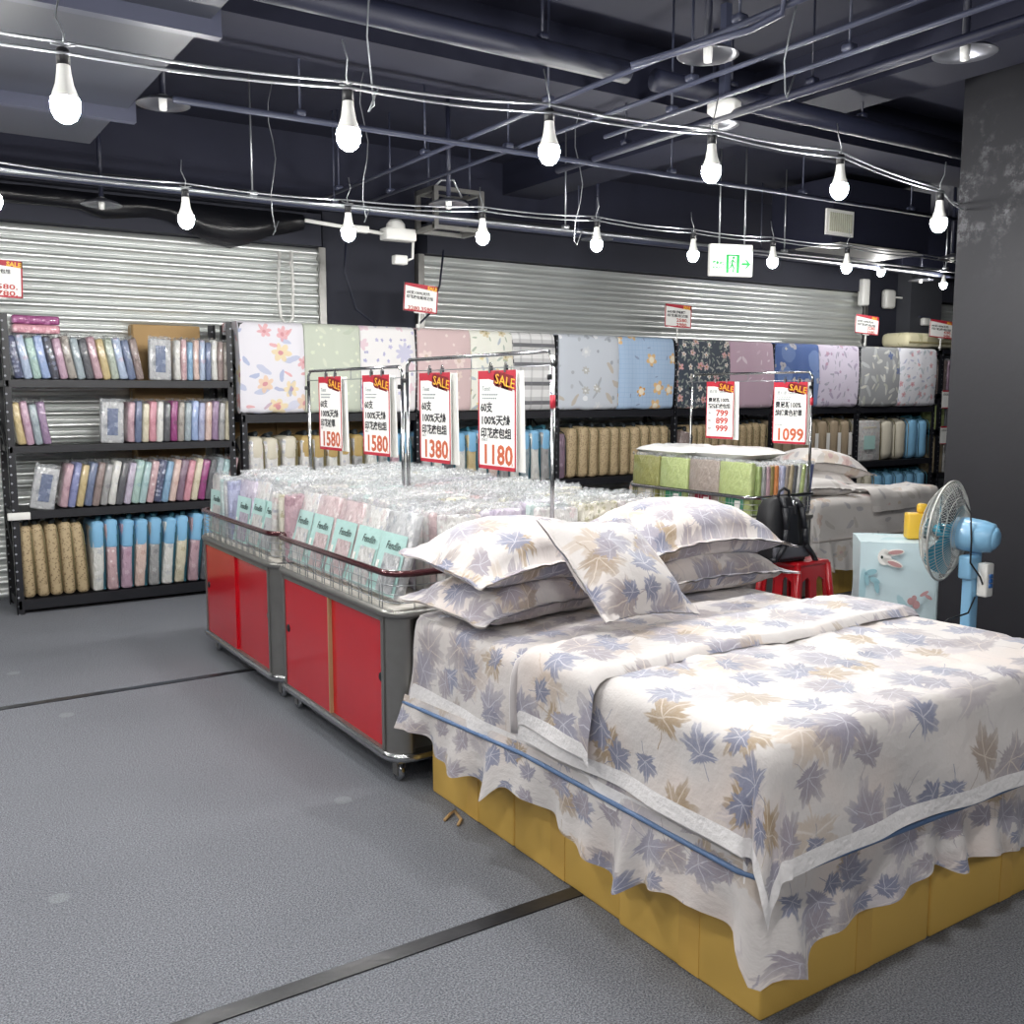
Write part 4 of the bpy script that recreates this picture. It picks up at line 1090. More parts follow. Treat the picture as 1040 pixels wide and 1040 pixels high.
Q = [
 (2.375, 2.885, PR('print_bouquet', 'dfdde4', [(5.5, 'leaf', .5, 5, .35, 'a9b2cf', 'c3c6da', .7), (5, 'flower', .40, 6, .35, 'dba0a4', 'e3cf9f', .8, 'c9727a'), (9, 'leaf', .45, 5, .5, 'd98f8f', '8f9fc6', .7)]), 'white quilt with coral and yellow flowers and blue leaves, first from the left'),
 (2.89, 3.355, PR('print_sage', 'c2c9ba', [(16, 'flower', .3, 5, .55, 'e2e4cf', 'd5dcc6', .8), (7, 'leaf', .4, 5, .6, 'd6dac8', 'b0bba8', .6)]), 'plain sage green quilt with faint white sprigs'),
 (3.36, 3.85, PR('print_hydrangea', 'e4e2e2', [(3.2, 'flower', .42, 9, .55, 'b3b3d2', 'c9c9e0', .7), (18, 'flower', .35, 5, .72, '8f90bd', 'a9a6cc', .8), (6, 'flower', .3, 5, .7, 'dcaab4', 'd8b8c4', .7)]), 'white quilt with a blue hydrangea cluster and pink corner'),
 (3.875, 4.385, PR('print_dusty', 'cdb5b5', [(6, 'flower', .42, 6, .55, 'dfd0c4', 'e4d6cf', .7, 'cbb8a4'), (14, 'flower', .3, 5, .75, 'e7dcd6', 'd9c8c6', .7)]), 'dusty pink quilt with cream flower clusters'),
 (4.39, 4.82, PR('print_buttercup', 'e2e2d8', [(9, 'flower', .40, 5, .4, 'd9c985', 'cdbf9a', .85, '9a8a50'), (12, 'leaf', .45, 5, .4, '8fa08a', '9aa9b8', .75)]), 'white quilt with yellow buttercups and green leaves'),
 (4.825, 5.275, None, 'grey and white striped plaid quilt'),
 (5.325, 6.02, PR('print_sketch', 'c0c6cf', [(7, 'leaf', .45, 5, .45, '9aa0a8', 'b5aa9a', .8), (9, 'dot', .24, 5, .62, '9298a2', 'e5e7ea', .85), (6, 'flower', .4, 7, .72, 'a9a79f', 'cfd2d6', .7, 'e8e8e6')]), 'pale grey blue quilt with sketched leaves and grey ovals'),
 (6.025, 6.725, None, 'pale blue grid quilt with scattered orange cat motifs'),
 (6.785, 7.495, PR('print_navy_floral', '3c4552', [(15, 'leaf', .5, 5, .2, '8f9b8f', 'a9aca6', .75), (9, 'flower', .40, 5, .35, 'dcd6d0', 'd3a3a5', .95, 'b9803f'), (20, 'leaf', .45, 5, .4, 'c2c2b8', '76867c', .8)]), 'dark navy quilt crowded with white and pink flowers'),
 (7.5, 8.15, PR('print_mauve', 'bfa3b4', [(5, 'leaf', .35, 5, .7, 'e2d4dc', 'dcc9d4', .8), (11, 'leaf', .4, 5, .75, 'e6dbe2', 'd3bcca', .7)]), 'plain mauve pink quilt with a few white sprigs'),
 (8.185, 8.875, PR('print_bear', '45619c', [(4, 'dot', .5, 5, .3, '3a4a7c', '6c86b8', .85), (5, 'flower', .4, 3, .45, 'b0aeb2', 'a6a8b4', .95, '8a8890'), (9, 'flower', .3, 4, .75, 'c9c4b4', 'b9b6b6', .9)]), 'navy and blue quilt with grey bear-like shapes'),
 (8.88, 9.56, PR('print_lavender', 'cfc6d8', [(9, 'leaf', .5, 5, .4, '8e8fa2', '9e8fae', .75), (13, 'leaf', .4, 5, .5, 'b7b6c4', '7f7f96', .7), (10, 'flower', .28, 5, .65, 'a17f9f', 'b48aa0', .8)]), 'lavender quilt with upright purple flower sprigs'),
 (9.61, 10.31, PR('print_greyleaf', '8f9194', [(6.5, 'leaf', .55, 5, .15, 'c6c7c3', 'b3b6b8', .85), (8, 'leaf', .5, 5, .5, 'd2d0c6', 'aeb0a6', .85), (5, 'flower', .3, 4, .8, '4f5f8c', '5a6894', .9)]), 'grey quilt with pale leaves and a blue flower'),
 (10.315, 11.04, PR('print_littleflowers', 'd9d9e0', [(8, 'flower', .34, 5, .5, 'cf9a9c', 'c98f98', .8, 'b8606a'), (9, 'leaf', .5, 5, .4, '9aa2c2', 'a9b4c0', .7), (15, 'leaf', .4, 5, .6, 'a5a5bd', '98aaa9', .6)]), 'white quilt with small red and blue flowers, last on the right'),
]
def plaid():
    n = NT('print_plaid'); u, v, _ = n.sep(n.coord('UV'))
    a = n.m('PINGPONG', v, .085); b = n.m('PINGPONG', u, .06)
    c = n.mix(n.m('MULTIPLY', n.ss(a, .03, .034), .5), hx('dadada'), hx('9c9c9e'))
    c = n.mix(n.m('MULTIPLY', n.ss(a, .066, .07), .9), c, hx('55565b'))
    c = n.mix(n.m('MULTIPLY', n.ss(b, .048, .052), .3), c, hx('77787c'))
    n.bump(n.noise(n.coord('Object'), 30), .1); return n.set(c, .8)
def catgrid():
    n = NT('print_cat_grid'); uv = n.coord('UV'); u, v, _ = n.sep(uv)
    a = n.m('MAXIMUM', n.ss(n.m('PINGPONG', u, .0225), .020, .0215), n.ss(n.m('PINGPONG', v, .0225), .020, .0215))
    c = n.mix(n.m('MULTIPLY', a, .6), hx('a4bbd6'), hx('8aa6c9'))
    mk, B, ve, d = motif(n, uv, 4.2, 'flower', .30, 5, .35, 3.3)
    c = n.mix(mk, c, n.mix(n.ss(B, .4, .6), hx('cf9a4c'), hx('d8b482')))
    c = n.mix(n.m('MULTIPLY', mk, n.ss(d, .16, .10)), c, hx('e6ddcb'))
    mk, B, ve, d = motif(n, uv, 11, 'leaf', .35, 5, .8, 5.1)
    c = n.mix(n.m('MULTIPLY', mk, .7), c, hx('7d86a4'))
    n.bump(n.noise(n.coord('Object'), 30), .1); return n.set(c, .8)
for i, (a, b, m, l) in enumerate(Q):
    if m is None: m = plaid() if 'plaid' in l else catgrid()
    quilt(a, b, m, l, i + 1)

# mattress pad and packs at the far right end
def pad(loc):
    t = thing('folded_pad', 'cream patterned pad laid on top of the far right rack', 'mattress pad', loc)
    part('pad_body', MB().rbox((0, 0, .085), (1.5, .40, .17), .06, 3), printed('print_damask', 'cfc9a8', [(6, 'flower', .45, 8, .2, 'a9a67c', 'b9b48c', .7, 'd8d3b8')], coord='Object'), t)
    part('piping', MB().tube([(-.72, -.2, .05), (.74, -.2, .05)], .012, 6), M_olivepipe, t)
pad((11.32, 7.60, 2.07))
t = thing('shelf_rack', 'last black rack half hidden by the right pillar, with price cards', 'rack', (11.3, 7.42, 0), group='black slotted steel racks')
for x, y in ((0, 0), (1.3, 0), (0, .42), (1.3, .42)): part('post', post_mb(2.05, 1 if x == 0 else -1, 1 if y == 0 else -1).mesh('post', M_post), None, t, (x, y, 0))
for z in (1.5, 1.05, .5):
    part('shelf_board', MB().box((.65, .21, z - .03), (1.3, .44, .06)), M_rack, t)
part('shelf_board', MB().box((.65, .21, 2.02), (1.3, .44, .05)), M_rack, t)
kk = 0
for z, cl, h in ((1.5, ['brown', 'plum', 'brown', 'rose'], .42), (1.05, ['light green', 'charcoal', 'grey', 'navy dotted'], .30), (.5, ['tan', 'grey', 'tan', 'cream'], .48)):
    for i, k in enumerate(cl):
        pack(.3, .09, h, k, 1, (11.42 + i * .11, 7.6, z), (.0, 0, PI / 2), '%s pack, %s on the %s shelf of the last rack beside the pillar' % (k, nth(i), {1.5: 'top', 1.05: 'middle', .5: 'low'}[z]), 'packs on the last rack')
for z, l in ((1.49, 'upper price card on the last rack edge beside the pillar'), (1.04, 'lower price card on the last rack edge beside the pillar')):
    t = thing('shelf_card', l, 'sign', (11.46, 7.40, z - .12), group='cards on the last rack edge')
    part('board', MB().box((0, 0, .06), (.30, .004, .22)), M_board, t)
    part('red_border', MB().box((0, -.003, .165), (.30, .002, .02)).box((0, -.003, -.045), (.30, .002, .01)), M_sred, t)
    x_ = MB(); put_text(x_, '印花床包組', .03, -.13, .11, -.003, .16); part('lettering', x_, M_txt, t)
    p = MB(); put_text(p, '1280.', .05, -.03, .04, -.003, .15); put_text(p, '1480.', .05, -.03, -.03, -.003, .15); part('price', p, M_price2, t)

# ------------------------------------------------------------------ beds
M_leaf = leafprint('maple_leaf_sateen')
M_hem = plain('hem_sateen', 'e6e3e3', .5, bscale=55, bstr=.5, sheen=.3)
M_bluepipe = plain('blue_piping', '5d789f', .5)
M_floral2 = printed('print_pale_floral', 'd5d0cd', [(5, 'flower', .35, 5, .5, 'c9a9a6', 'c4b4a4', .75, 'b48a88'), (7, 'leaf', .45, 5, .4, 'a5a3ab', 'b9b3ad', .7)], .6, 12, .3)
M_hem2 = plain('pale_hem', 'd6d1ce', .6, bscale=50, bstr=.4)
M_rose_pipe = plain('grey_piping', 'b5aca8', .5)

def drape(x0, x1, y0, y1, z, dl, dr, df, db, r=.05, res=.025, seed=0, amp=.02, flare=.10, freq=11, top=.006, uvs=(0, 0), freq_c=2.2):
    """cloth lying on a flat top and hanging over its sides; returns point function and grid size"""
    S0, S1, T0_, T1 = x0 + r - dl, x1 - r + dr, y0 + r - df, y1 - r + db
    nu = int((S1 - S0) / res); nv = int((T1 - T0_) / res)
    def at(s, t):
        cx = min(max(s, x0 + r), x1 - r); cy = min(max(t, y0 + r), y1 - r)
        a = s - cx; b = t - cy; d = math.hypot(a, b)
        nz = noise.noise((s * 2.6 + seed, t * 2.6, 0)) * top + noise.noise((s * 8, t * 8, seed)) * top * .45
        wr = abs(noise.noise((s * 5 + t * 3 + seed, t * 2.2 - s * 4, seed + 4)))
        nz -= max(0, .10 - wr) * .06 * (top / .006)
        if d < 1e-9: return Vector((s, t, z + nz))
        nx, ny = a / d, b / d
        if d < r * PI / 2:
            an = d / r; out = r * math.sin(an); dn = r * (1 - math.cos(an))
        else:
            e = d - r * PI / 2; along = s + t if abs(nx * ny) < .05 else (s - t) + math.atan2(ny, nx) * freq_c / freq * 2
            wv = math.sin(along * freq + seed) + .5 * math.sin(along * freq * 2.3 + seed * 2)
            out = r + flare * e + amp * wv * min(1, e / .12) * min(1, e / .3 + .3)
            if abs(nx * ny) > .02: out += .05 * e * math.sin(2 * math.atan2(abs(ny), abs(nx)))
            dn = r + e * .985
        out += noise.noise((s * 7, t * 7, seed + 9)) * .006
        return Vector((cx + nx * out, cy + ny * out, z + nz * max(0, 1 - d / r) - dn))
    fn = lambda i, j: at(S0 + (S1 - S0) * i / nu, T0_ + (T1 - T0_) * j / nv)
    uv = lambda i, j: (S0 + (S1 - S0) * i / nu + uvs[0], T0_ + (T1 - T0_) * j / nv + uvs[1])
    return fn, uv, nu, nv, at
def cloth_parts(parent, fn, uv, nu, nv, mat, hem, hemn, name='cover', sides=(1, 1, 1, 1)):
    l, r_, f, b = [hemn if s else 0 for s in sides]
    ins = lambda i, j: l <= i < nu - r_ and f <= j < nv - b
    m = MB(); m.grid(fn, nu, nv, uv, True, ins); part(name, m, mat, parent, clean=True)
    if hem:
        h = MB(); h.grid(fn, nu, nv, uv, True, lambda i, j: not ins(i, j)); part('hem_band', h, hem, parent, clean=True, label='plain off-white hem band')
def strip_path(x0, x1, y0, y1, rr, step=.012):
    P = []; y = y1
    while y > y0 + rr: P.append((x0, y, -1, 0)); y -= step
    for k in range(9):
        a = PI + k * PI / 16; P.append((x0 + rr + rr * math.cos(a), y0 + rr + rr * math.sin(a), math.cos(a), math.sin(a)))
    x = x0 + rr + step
    while x < x1: P.append((x, y0, 0, -1)); x += step
    return P
def ruffle(parent, P, zt, zb, mat, pipe_mat, seed, pleats=(), amp=.012, drop=False):
    acc = [0]
    for a, b in zip(P, P[1:]): acc.append(acc[-1] + math.hypot(a[0] - b[0], a[1] - b[1]))
    NV = 10; sc_ = next((acc[k] for k, q in enumerate(P) if abs(q[2] * q[3]) > .3), 0)
    def fn(i, j):
        x, y, nx, ny = P[i]; s = acc[i]; v = j / NV
        w = amp * (1.25 * math.sin(s * 17 + seed) + .9 * math.sin(s * 38 + seed * 2 + 2 * math.sin(s * 5)) + noise.noise((s * 6, seed, 0)) * 1.2) * v
        pl = sum(.035 * v * math.exp(-((s - p) / .035) ** 2) for p in pleats)
        fl = .022 * v; zt_ = zt - .05 * max(0, 1 - s / .8) if drop else zt
        zz = zb + .028 * math.sin(s * 8.0 + seed) + .022 * noise.noise((s * 9, 5, seed)) - sum(.03 * math.exp(-((s - p) / .045) ** 2) for p in pleats)
        tp = math.exp(-abs(s - sc_ - .02) / .03) + .7 * math.exp(-abs(s - sc_ - .115) / .03); zz -= .085 * tp; w += .02 * v * tp
        return (x + nx * (w + fl + pl), y + ny * (w + fl + pl), zt_ + .03 * (1 - v) + (zz - zt_ - .03 * (1 - v)) * v if j else zt_ + .03)
    m = MB(); m.grid(fn, len(P) - 1, NV, lambda i, j: (acc[i] * 1.1 + 3.3, .3 * j / NV + 7.2)); part('ruffle', m, mat, parent)
    part('piping', MB().tube([(x + nx * .006, y + ny * .006, zt - .05 * max(0, 1 - acc[3 * k] / .8) if drop else zt) for k, (x, y, nx, ny) in enumerate(P[::3])], .007, 6), pipe_mat, parent, label='blue piping' if pipe_mat is M_bluepipe else None)

# near bed: six tan boxes, mattress cover with ruffle, duvet with a turned back flap
BXS, BYS = (1.70, 2.372, 3.02), (1.507, 2.043, 2.60, 3.165)
LB = [['tan box under the near bed at its near corner', 'tan box under the near bed, right of the corner box'], ['tan box under the near bed, second along its left side', 'tan box under the near bed, inner one of the middle pair'],
      ['tan box under the near bed at the pillow end, left', 'tan box under the near bed at the pillow end, right']]
for j in range(3):
    for i in range(2):
        x0, x1, y0, y1 = BXS[i], BXS[i + 1], BYS[j], BYS[j + 1]
        if j > 0: x0 += .012 if i == 0 else 0
        t = thing('bed_base_box', LB[j][i], 'box', ((x0 + x1) / 2, (y0 + y1) / 2, 0), group='tan boxes carrying the near bed')
        w, d = x1 - x0 - .006, y1 - y0 - .004
        part('box_body', MB().rbox((0, 0, .185), (w, d, .37), .008, 2), M_tan, t)
        part_each('tape_strip', MB().box((-w / 2 - .0008, -.02 + .05 * (j % 2), .185), (.002, .075, .36)).box((.05, -d / 2 - .0008, .185), (.06, .002, .36)), plain('tan_tape', 'e0b55c', .5), t)
B = thing('bedspread', 'maple leaf bedspread with blue piping and pleated skirt on the near bed', 'bedspread', (0, 0, 0))
fn, uv, nu, nv, at = drape(1.64, 3.06, 1.46, 3.19, .705, .36, .36, .34, .30, .06, .03, 3, .004, .05, 9)
cloth_parts(B, fn, uv, nu, nv, M_leaf, M_hem, 2)
P1 = strip_path(1.625, 3.07, 1.445, 3.205, .07)
ruffle(B, P1, .405, .245, M_leaf, M_bluepipe, 1.2, (.62, 1.30, 1.73, 1.80, 2.45, 2.95), .012, True)
m = MB().box((2.35, 2.325, .54), (1.37, 1.66, .30))
part('mattress', m, M_cardwhite, B)

D = thing('duvet', 'maple leaf printed duvet spread over the near bed with its top turned back', 'duvet', (0, 0, 0))
fn, uv, nu, nv, at = drape(1.615, 3.085, 1.425, 2.46, .728, .30, .30, .335, .0, .055, .022, 5, .010, .07, 7.5, .008, (.4, .2))
cloth_parts(D, fn, uv, nu, nv, M_leaf, M_hem, 2, 'cover', (1, 1, 1, 0))
fn2, uv2, nu2, nv2, at2 = drape(1.592, 3.10, 2.0, 2.47, .752, .275, .275, .0, .0, .06, .022, 8, .010, .05, 9, .007, (2.7, 4.1))
def fold(i, j):
    p = fn2(i, j); t = j / nv2
    if t < .08: p.z -= .022 * (1 - t / .08) ** 2
    if t > .90:
        p.z -= .035 * ((t - .90) / .10) ** 2
    p.y += .04 * noise.noise((i * .05, 2, 0)) - (0.10 * max(0, .35 - i / nu2)) * (1 - t)
    return p
m = MB(); m.grid(fold, nu2, nv2, uv2, True, lambda i, j: 2 <= i < nu2 - 2); part('turned_back_flap', m, M_leaf, D, clean=True)
m = MB(); m.grid(fold, nu2, nv2, uv2, True, lambda i, j: not (2 <= i < nu2 - 2)); part_each('hem_band', m, M_hem, D, label='plain off-white hem band')
m = MB().tube([fold(i, nv2) for i in range(0, nu2 + 1, 2)], .014, 8); part('rolled_edge', m, M_leaf, D)

def pillow(L, Wd, T, mat, loc, rot, label, seed, sag=0.0, flange=.04, tip=.0, group=None, dent=.0):
    t = thing('pillow' if L > .5 else 'cushion', label, 'pillow' if L > .5 else 'cushion', loc, rot, group)
    N, Mv = 34, 26
    for s, nm in ((1, 'front_panel'), (-1, 'back_panel')):
        mb = MB()
        def fn(i, j):
            u = -1 + 2 * i / N; v = -1 + 2 * j / Mv
            fu = flange / (L / 2); fv = flange / (Wd / 2)
            uu = min(1, abs(u) / (1 - fu)); vv = min(1, abs(v) / (1 - fv))
            e = (max(0, 1 - uu ** 3.2) ** .55) * (max(0, 1 - vv ** 3.2) ** .55)
            pin = 1 - .07 * (1 - v * v) * abs(u) ** 3; pin2 = 1 - .10 * (1 - u * u) * abs(v) ** 3
            x = u * L / 2 * pin; y = v * Wd / 2 * pin2
            w = noise.noise((u * 2.2 + seed, v * 2.2, s)) * .10 + noise.noise((u * 5 + seed, v * 5, s * 2)) * .06
            cr = noise.noise((u * 9 + seed * 2, v * 3, 5)) * .012 * (abs(u) ** 2 + abs(v) ** 2) * .6
            z = s * T / 2 * e * (1 + w) + cr + s * .003 - sag * u * u + tip * (u * v) + T / 2 - dent * math.exp(-(u * u + v * v) * 3)
            return (x, y, z)
        mb.grid(fn, N, Mv, lambda i, j: (seed * 1.37 + L * i / N, seed * .71 + s * .9 + Wd * j / Mv))
        part(nm, mb, mat, t)
    sm = MB(); pts = []
    return t
PG = 'maple leaf pillows on the near bed'
pillow(.74, .48, .16, M_leaf, (1.96, 2.94, .71), (.05, .0, .12), 'lower left maple leaf pillow on the near bed', 1, .03, group=PG)
pillow(.76, .50, .20, M_leaf, (1.98, 2.95, .845), (.12, .02, .10), 'upper left maple leaf pillow stacked on another', 2, .05, group=PG)
pillow(.78, .50, .16, M_leaf, (2.80, 2.94, .71), (.0, .0, -.05), 'lower right maple leaf pillow on the near bed', 3, .02, group=PG)
pillow(.82, .52, .21, M_leaf, (2.80, 2.99, .85), (.12, .0, -.04), 'upper right maple leaf pillow, highest of the four', 4, .05, group=PG)
pillow(.47, .46, .15, M_leaf, (2.08, 2.58, .865), (math.radians(40), math.radians(5), math.radians(8)), 'square maple leaf cushion leaning on the stacked pillows', 6, .0, .035)

# far bed with pale floral cover
for i, (x, l) in enumerate(((6.05, 'tan box under the far pale floral bed, left'), (6.72, 'tan box under the far pale floral bed, right'))):
    t = thing('bed_base_box', l, 'box', (x, 5.7, 0), group='tan boxes carrying the far bed')
    part('box_body', MB().rbox((0, 0, .185), (.66, 1.9, .37), .008), M_tan, t)
    part_each('tape_strip', MB().box((.05, -.951, .185), (.06, .002, .36)), plain('tan_tape_far', 'e0b55c', .5), t)
B2 = thing('bedspread', 'pale floral bedspread with a pleated skirt on the far bed', 'bedspread', (0, 0, 0))
fn, uv, nu, nv, at = drape(5.66, 7.12, 4.66, 6.75, .745, .36, .36, .36, .2, .06, .045, 11, .010, .06, 9)
cloth_parts(B2, fn, uv, nu, nv, M_floral2, M_hem2, 2)
ruffle(B2, strip_path(5.64, 7.1, 4.64, 6.7, .07, .016), .44, .235, M_floral2, M_rose_pipe, 4.1, (2.2, 2.6, 3.1), .014)
part('mattress', MB().box((6.38, 5.7, .55), (1.38, 1.98, .34)), M_cardwhite, B2)
D2 = thing('duvet', 'pale floral duvet rumpled over the right half of the far bed', 'duvet', (0, 0, 0))
fn, uv, nu, nv, at = drape(6.2, 7.15, 4.635, 4.98, .785, .0, .2, .20, .0, .06, .04, 15, .02, .1, 8, .03, (1, 1))
cloth_parts(D2, fn, uv, nu, nv, M_floral2, M_hem2, 1, 'cover', (0, 1, 1, 0))
pillow(.72, .48, .16, M_floral2, (6.22, 5.2, .76), (.05, .05, -.3), 'lower pale floral pillow on the far bed', 8, .03, group='pale floral pillows on the far bed')
pillow(.74, .50, .20, M_floral2, (6.34, 5.2, .86), (.0, .14, -.3), 'upper pale floral pillow tilted on the far bed stack', 9, .05, group='pale floral pillows on the far bed')
pillow(.6, .34, .12, M_floral2, (5.92, 4.88, .75), (.0, .05, -.12), 'small rumpled pale floral pillow at the foot of the far bed', 12, .02, .02)

# ------------------------------------------------------------------ covered block with bunny print
M_bluecloth = printed('print_pale_aqua', 'c3d8de', [(2.4, 'leaf', .34, 5, .45, '9fc3cc', 'a9c9d2', .9)], .6, 14, .3)
t = thing('covered_block', 'square block under a pale aqua cloth with a printed white bunny', 'covered box', (5.37, 3.78, 0), (0, 0, math.radians(-46)))
mb = MB(); w, d, h = .47, .42, .60
def blk(i, j):
    u = i / 48; s = u * 2 * (w + d); v = j / 12
    k = .035
    if s < w: x, y, nx, ny = -w / 2 + s, -d / 2, 0, -1
    elif s < w + d: x, y, nx, ny = w / 2, -d / 2 + s - w, 1, 0
    elif s < 2 * w + d: x, y, nx, ny = w / 2 - (s - w - d), d / 2, 0, 1
    else: x, y, nx, ny = -w / 2, d / 2 - (s - 2 * w - d), -1, 0
    o = (noise.noise((s * 4, v * 3, 2)) * .012 + .02 * (1 - v) * math.sin(s * 9)) 
    return (x + nx * o, y + ny * o, .012 + (h - .012) * v)
mb.grid(blk, 48, 12, lambda i, j: (i * .057, j * .05))
part('side_cloth', mb, M_bluecloth, t)
mb = MB(); mb.grid(lambda i, j: (-w / 2 + w * i / 10, -d / 2 + d * j / 10, h + .012 * noise.noise((i * .4, j * .4, 0)) - .004), 10, 10, lambda i, j: (5 + w * i / 10, d * j / 10))
part('top_cloth', mb, M_bluecloth, t)
def flat(pts_list, mat, name, par, y=-.245):
    m = MB()
    for cx, cz, rx, rz_, rot in pts_list:
        cx *= .62; rx *= .72; cz -= .02; n = 16; c, s = math.cos(rot), math.sin(rot)
        vs = []
        for k in range(n):
            a = 2 * PI * k / n; px, pz = rx * math.cos(a), rz_ * math.sin(a); vs.append((cx + px * c - pz * s, cz + px * s + pz * c))
        m.poly(vs[::-1], .004, Matrix.Translation((0, y, 0)))
    return part(name, m, mat, par)
bn = flat([(-.16, .535, .055, .05, 0), (-.075, .565, .085, .020, .14), (-.08, .50, .085, .022, -.35)], plain('print_white', 'e6e6e2', .7), 'printed_bunny', t)
flat([(-.06, .568, .06, .012, .14), (-.065, .495, .06, .013, -.35)], plain('print_rose', 'b98f8f', .7), 'printed_ears', bn, -.249)
flat([(-.185, .535, .010, .010, 0)], M_ink, 'printed_eye', bn, -.249)
flat([(-.28, .44, .05, .018, .3), (-.32, .40, .018, .045, .2), (-.24, .39, .045, .016, -.5), (-.22, .35, .02, .04, .2)], plain('print_leaf_teal', '8fb9c4', .7), 'printed_leaves', t, -.246)
flat([(.10, .27, .028, .022, .2), (.15, .25, .03, .026, 0), (.13, .29, .02, .018, 0), (.22, .32, .04, .01, .6), (.26, .30, .035, .01, -.6)], plain('print_berry', 'b58d8f', .7), 'printed_berries', t, -.246)
flat([(.05, .13, .12, .06, -.1)], plain('print_grey', '8d8f97', .7), 'printed_animal', t, -.2455)

# ------------------------------------------------------------------ stool and backpack
M_stool = plain('red_stool_plastic', 'a3121c', .3, coat=.3)
t = thing('plastic_stool', 'red plastic stool with slotted sides under the backpack', 'stool', (4.86, 4.14, 0))
part('seat', MB().rbox((0, 0, .455), (.30, .30, .03), .014, 3), M_stool, t)
for a in range(4):
    R = Matrix.Rotation(a * PI / 2, 4, 'Z')
    m = MB(); o = [(-.185, 0), (-.15, .40), (-.13, .445), (.13, .445), (.15, .40), (.185, 0), (.12, 0), (.12, .12), (.1, .35), (.05, .375), (.03, .35), (.03, .1), (-.03, .1), (-.03, .35), (-.05, .375), (-.1, .35), (-.12, .12), (-.12, 0)]
    sp = Matrix.Translation((0, -.165, 0)) @ Matrix.Rotation(-.05, 4, 'X')
    m.poly(o, .012, R @ sp); part('side_panel', m, M_stool, t)
for sx in (-1, 1):
    for sy in (-1, 1): part('leg', MB().tube([(sx * .18, sy * .18, 0), (sx * .135, sy * .135, .45)], [.02, .024], 8), M_stool, t)
M_bag = plain('black_nylon', '101116', .55, bscale=120, bstr=.15)
M_strap = plain('black_strap', '1b1d23', .5)
M_greytrim = plain('grey_nylon', '4a4b52', .6)
t = thing('backpack', 'black backpack with shoulder straps standing on the red stool', 'backpack', (4.71, 4.11, .472), (-.10, 0, -.1))
def bp(k):
    mb = MB(); N = 24
    prof = [(0, .0, .86), (.03, .0, .96), (.12, .0, 1), (.26, 0, .98), (.34, .0, .88), (.385, .0, .66), (.40, 0, .3), (.402, 0, .02)]
    def fn(i, j):
        z, _, s = prof[j]; a = 2 * PI * i / N
        c, q = math.cos(a), math.sin(a)
        x = .165 * s * math.copysign(abs(c) ** .45, c); y = .085 * s * math.copysign(abs(q) ** .6, q)
        return (x, y, z)
    mb.grid(fn, N, len(prof) - 1); mb.add([fn(i, 0) for i in range(N)], [tuple(range(N))[::-1]], None, True); return mb
part('bag_body', bp(0), M_bag, t)
part('base_panel', MB().rbox((0, -.075, .055), (.28, .035, .075), .012, 2), M_greytrim, t)
part('back_pad', MB().rbox((0, -.08, .22), (.12, .03, .24), .02, 2), M_strap, t)
for sx in (-1, 1):
    m = MB(); P = [(sx * .05, -.07, .385), (sx * .065, -.115, .33), (sx * .075, -.125, .2), (sx * .085, -.115, .1), (sx * (.13 if sx < 0 else .17), -.09, .02), (sx * (.15 if sx < 0 else .23), -.06, -.04 if sx > 0 else .01)]
    for a, b in zip(P, P[1:]):
        m.tube([a, b], .017, 8)
    part('shoulder_strap', m, M_strap, t)
part('top_handle', MB().tube([(-.045, -.03, .39), (-.04, -.035, .43), (0, -.035, .45), (.04, -.035, .43), (.045, -.03, .39)], .009, 8), M_strap, t)
part('key_charm', MB().tube([(.01, -.09, .40), (.015, -.10, .34), (.02, -.105, .30)], .004, 6).box((.018, -.105, .315), (.014, .006, .05)).lathe([(.012, 0), (.015, .002), (.012, .004)], 12, Matrix.Translation((.018, -.105, .36)) @ Matrix.Rotation(PI / 2, 4, 'X')), M_steel, t)

# ------------------------------------------------------------------ stand fan
M_fan = plain('fan_blue', '86b9dc', .35, coat=.3, var=.05)
M_blade = NT('fan_blade_plastic').set(hx('4d9ab0'), .25, coat=.4)
M_guard = plain('guard_wire', 'b9bab6', .4, .3)
M_yellow = plain('yellow_badge', 'd9b13a', .45)
FX, FY = 4.195, 2.555
t = thing('stand_fan', 'blue stand fan turned left in front of the black pillar', 'fan', (FX, FY, 0))
part('base', MB().lathe([(0, 0), (.20, 0), (.20, .02), (.17, .035), (.05, .05), (.03, .09), (0, .09)], 28), M_fan, t)
part('lower_tube', MB().tube([(0, 0, .05), (0, 0, .5)], .02, 12), M_steel, t)
part('column', MB().rbox((0, 0, .56), (.062, .05, .34), .008, 2), M_fan, t)
part('column_foot', MB().rbox((0, 0, .40), (.13, .09, .035), .008, 2), M_fan, t)
nk = part('neck', MB().rbox((-.015, 0, .715), (.085, .065, .11), .012, 2).rbox((.03, .0, .77), (.03, .05, .08), .008, 2), M_fan, t)
cb = part('control_box', MB().rbox((.025, -.055, .66), (.058, .05, .155), .008, 2), M_white, t)
sw = MB()
for k in range(3): sw.rbox((.025, -.082, .635 + k * .022), (.026, .008, .019), .002, 1)
part('switch', sw, plain('switch_blue', '3a6db0', .4), cb)
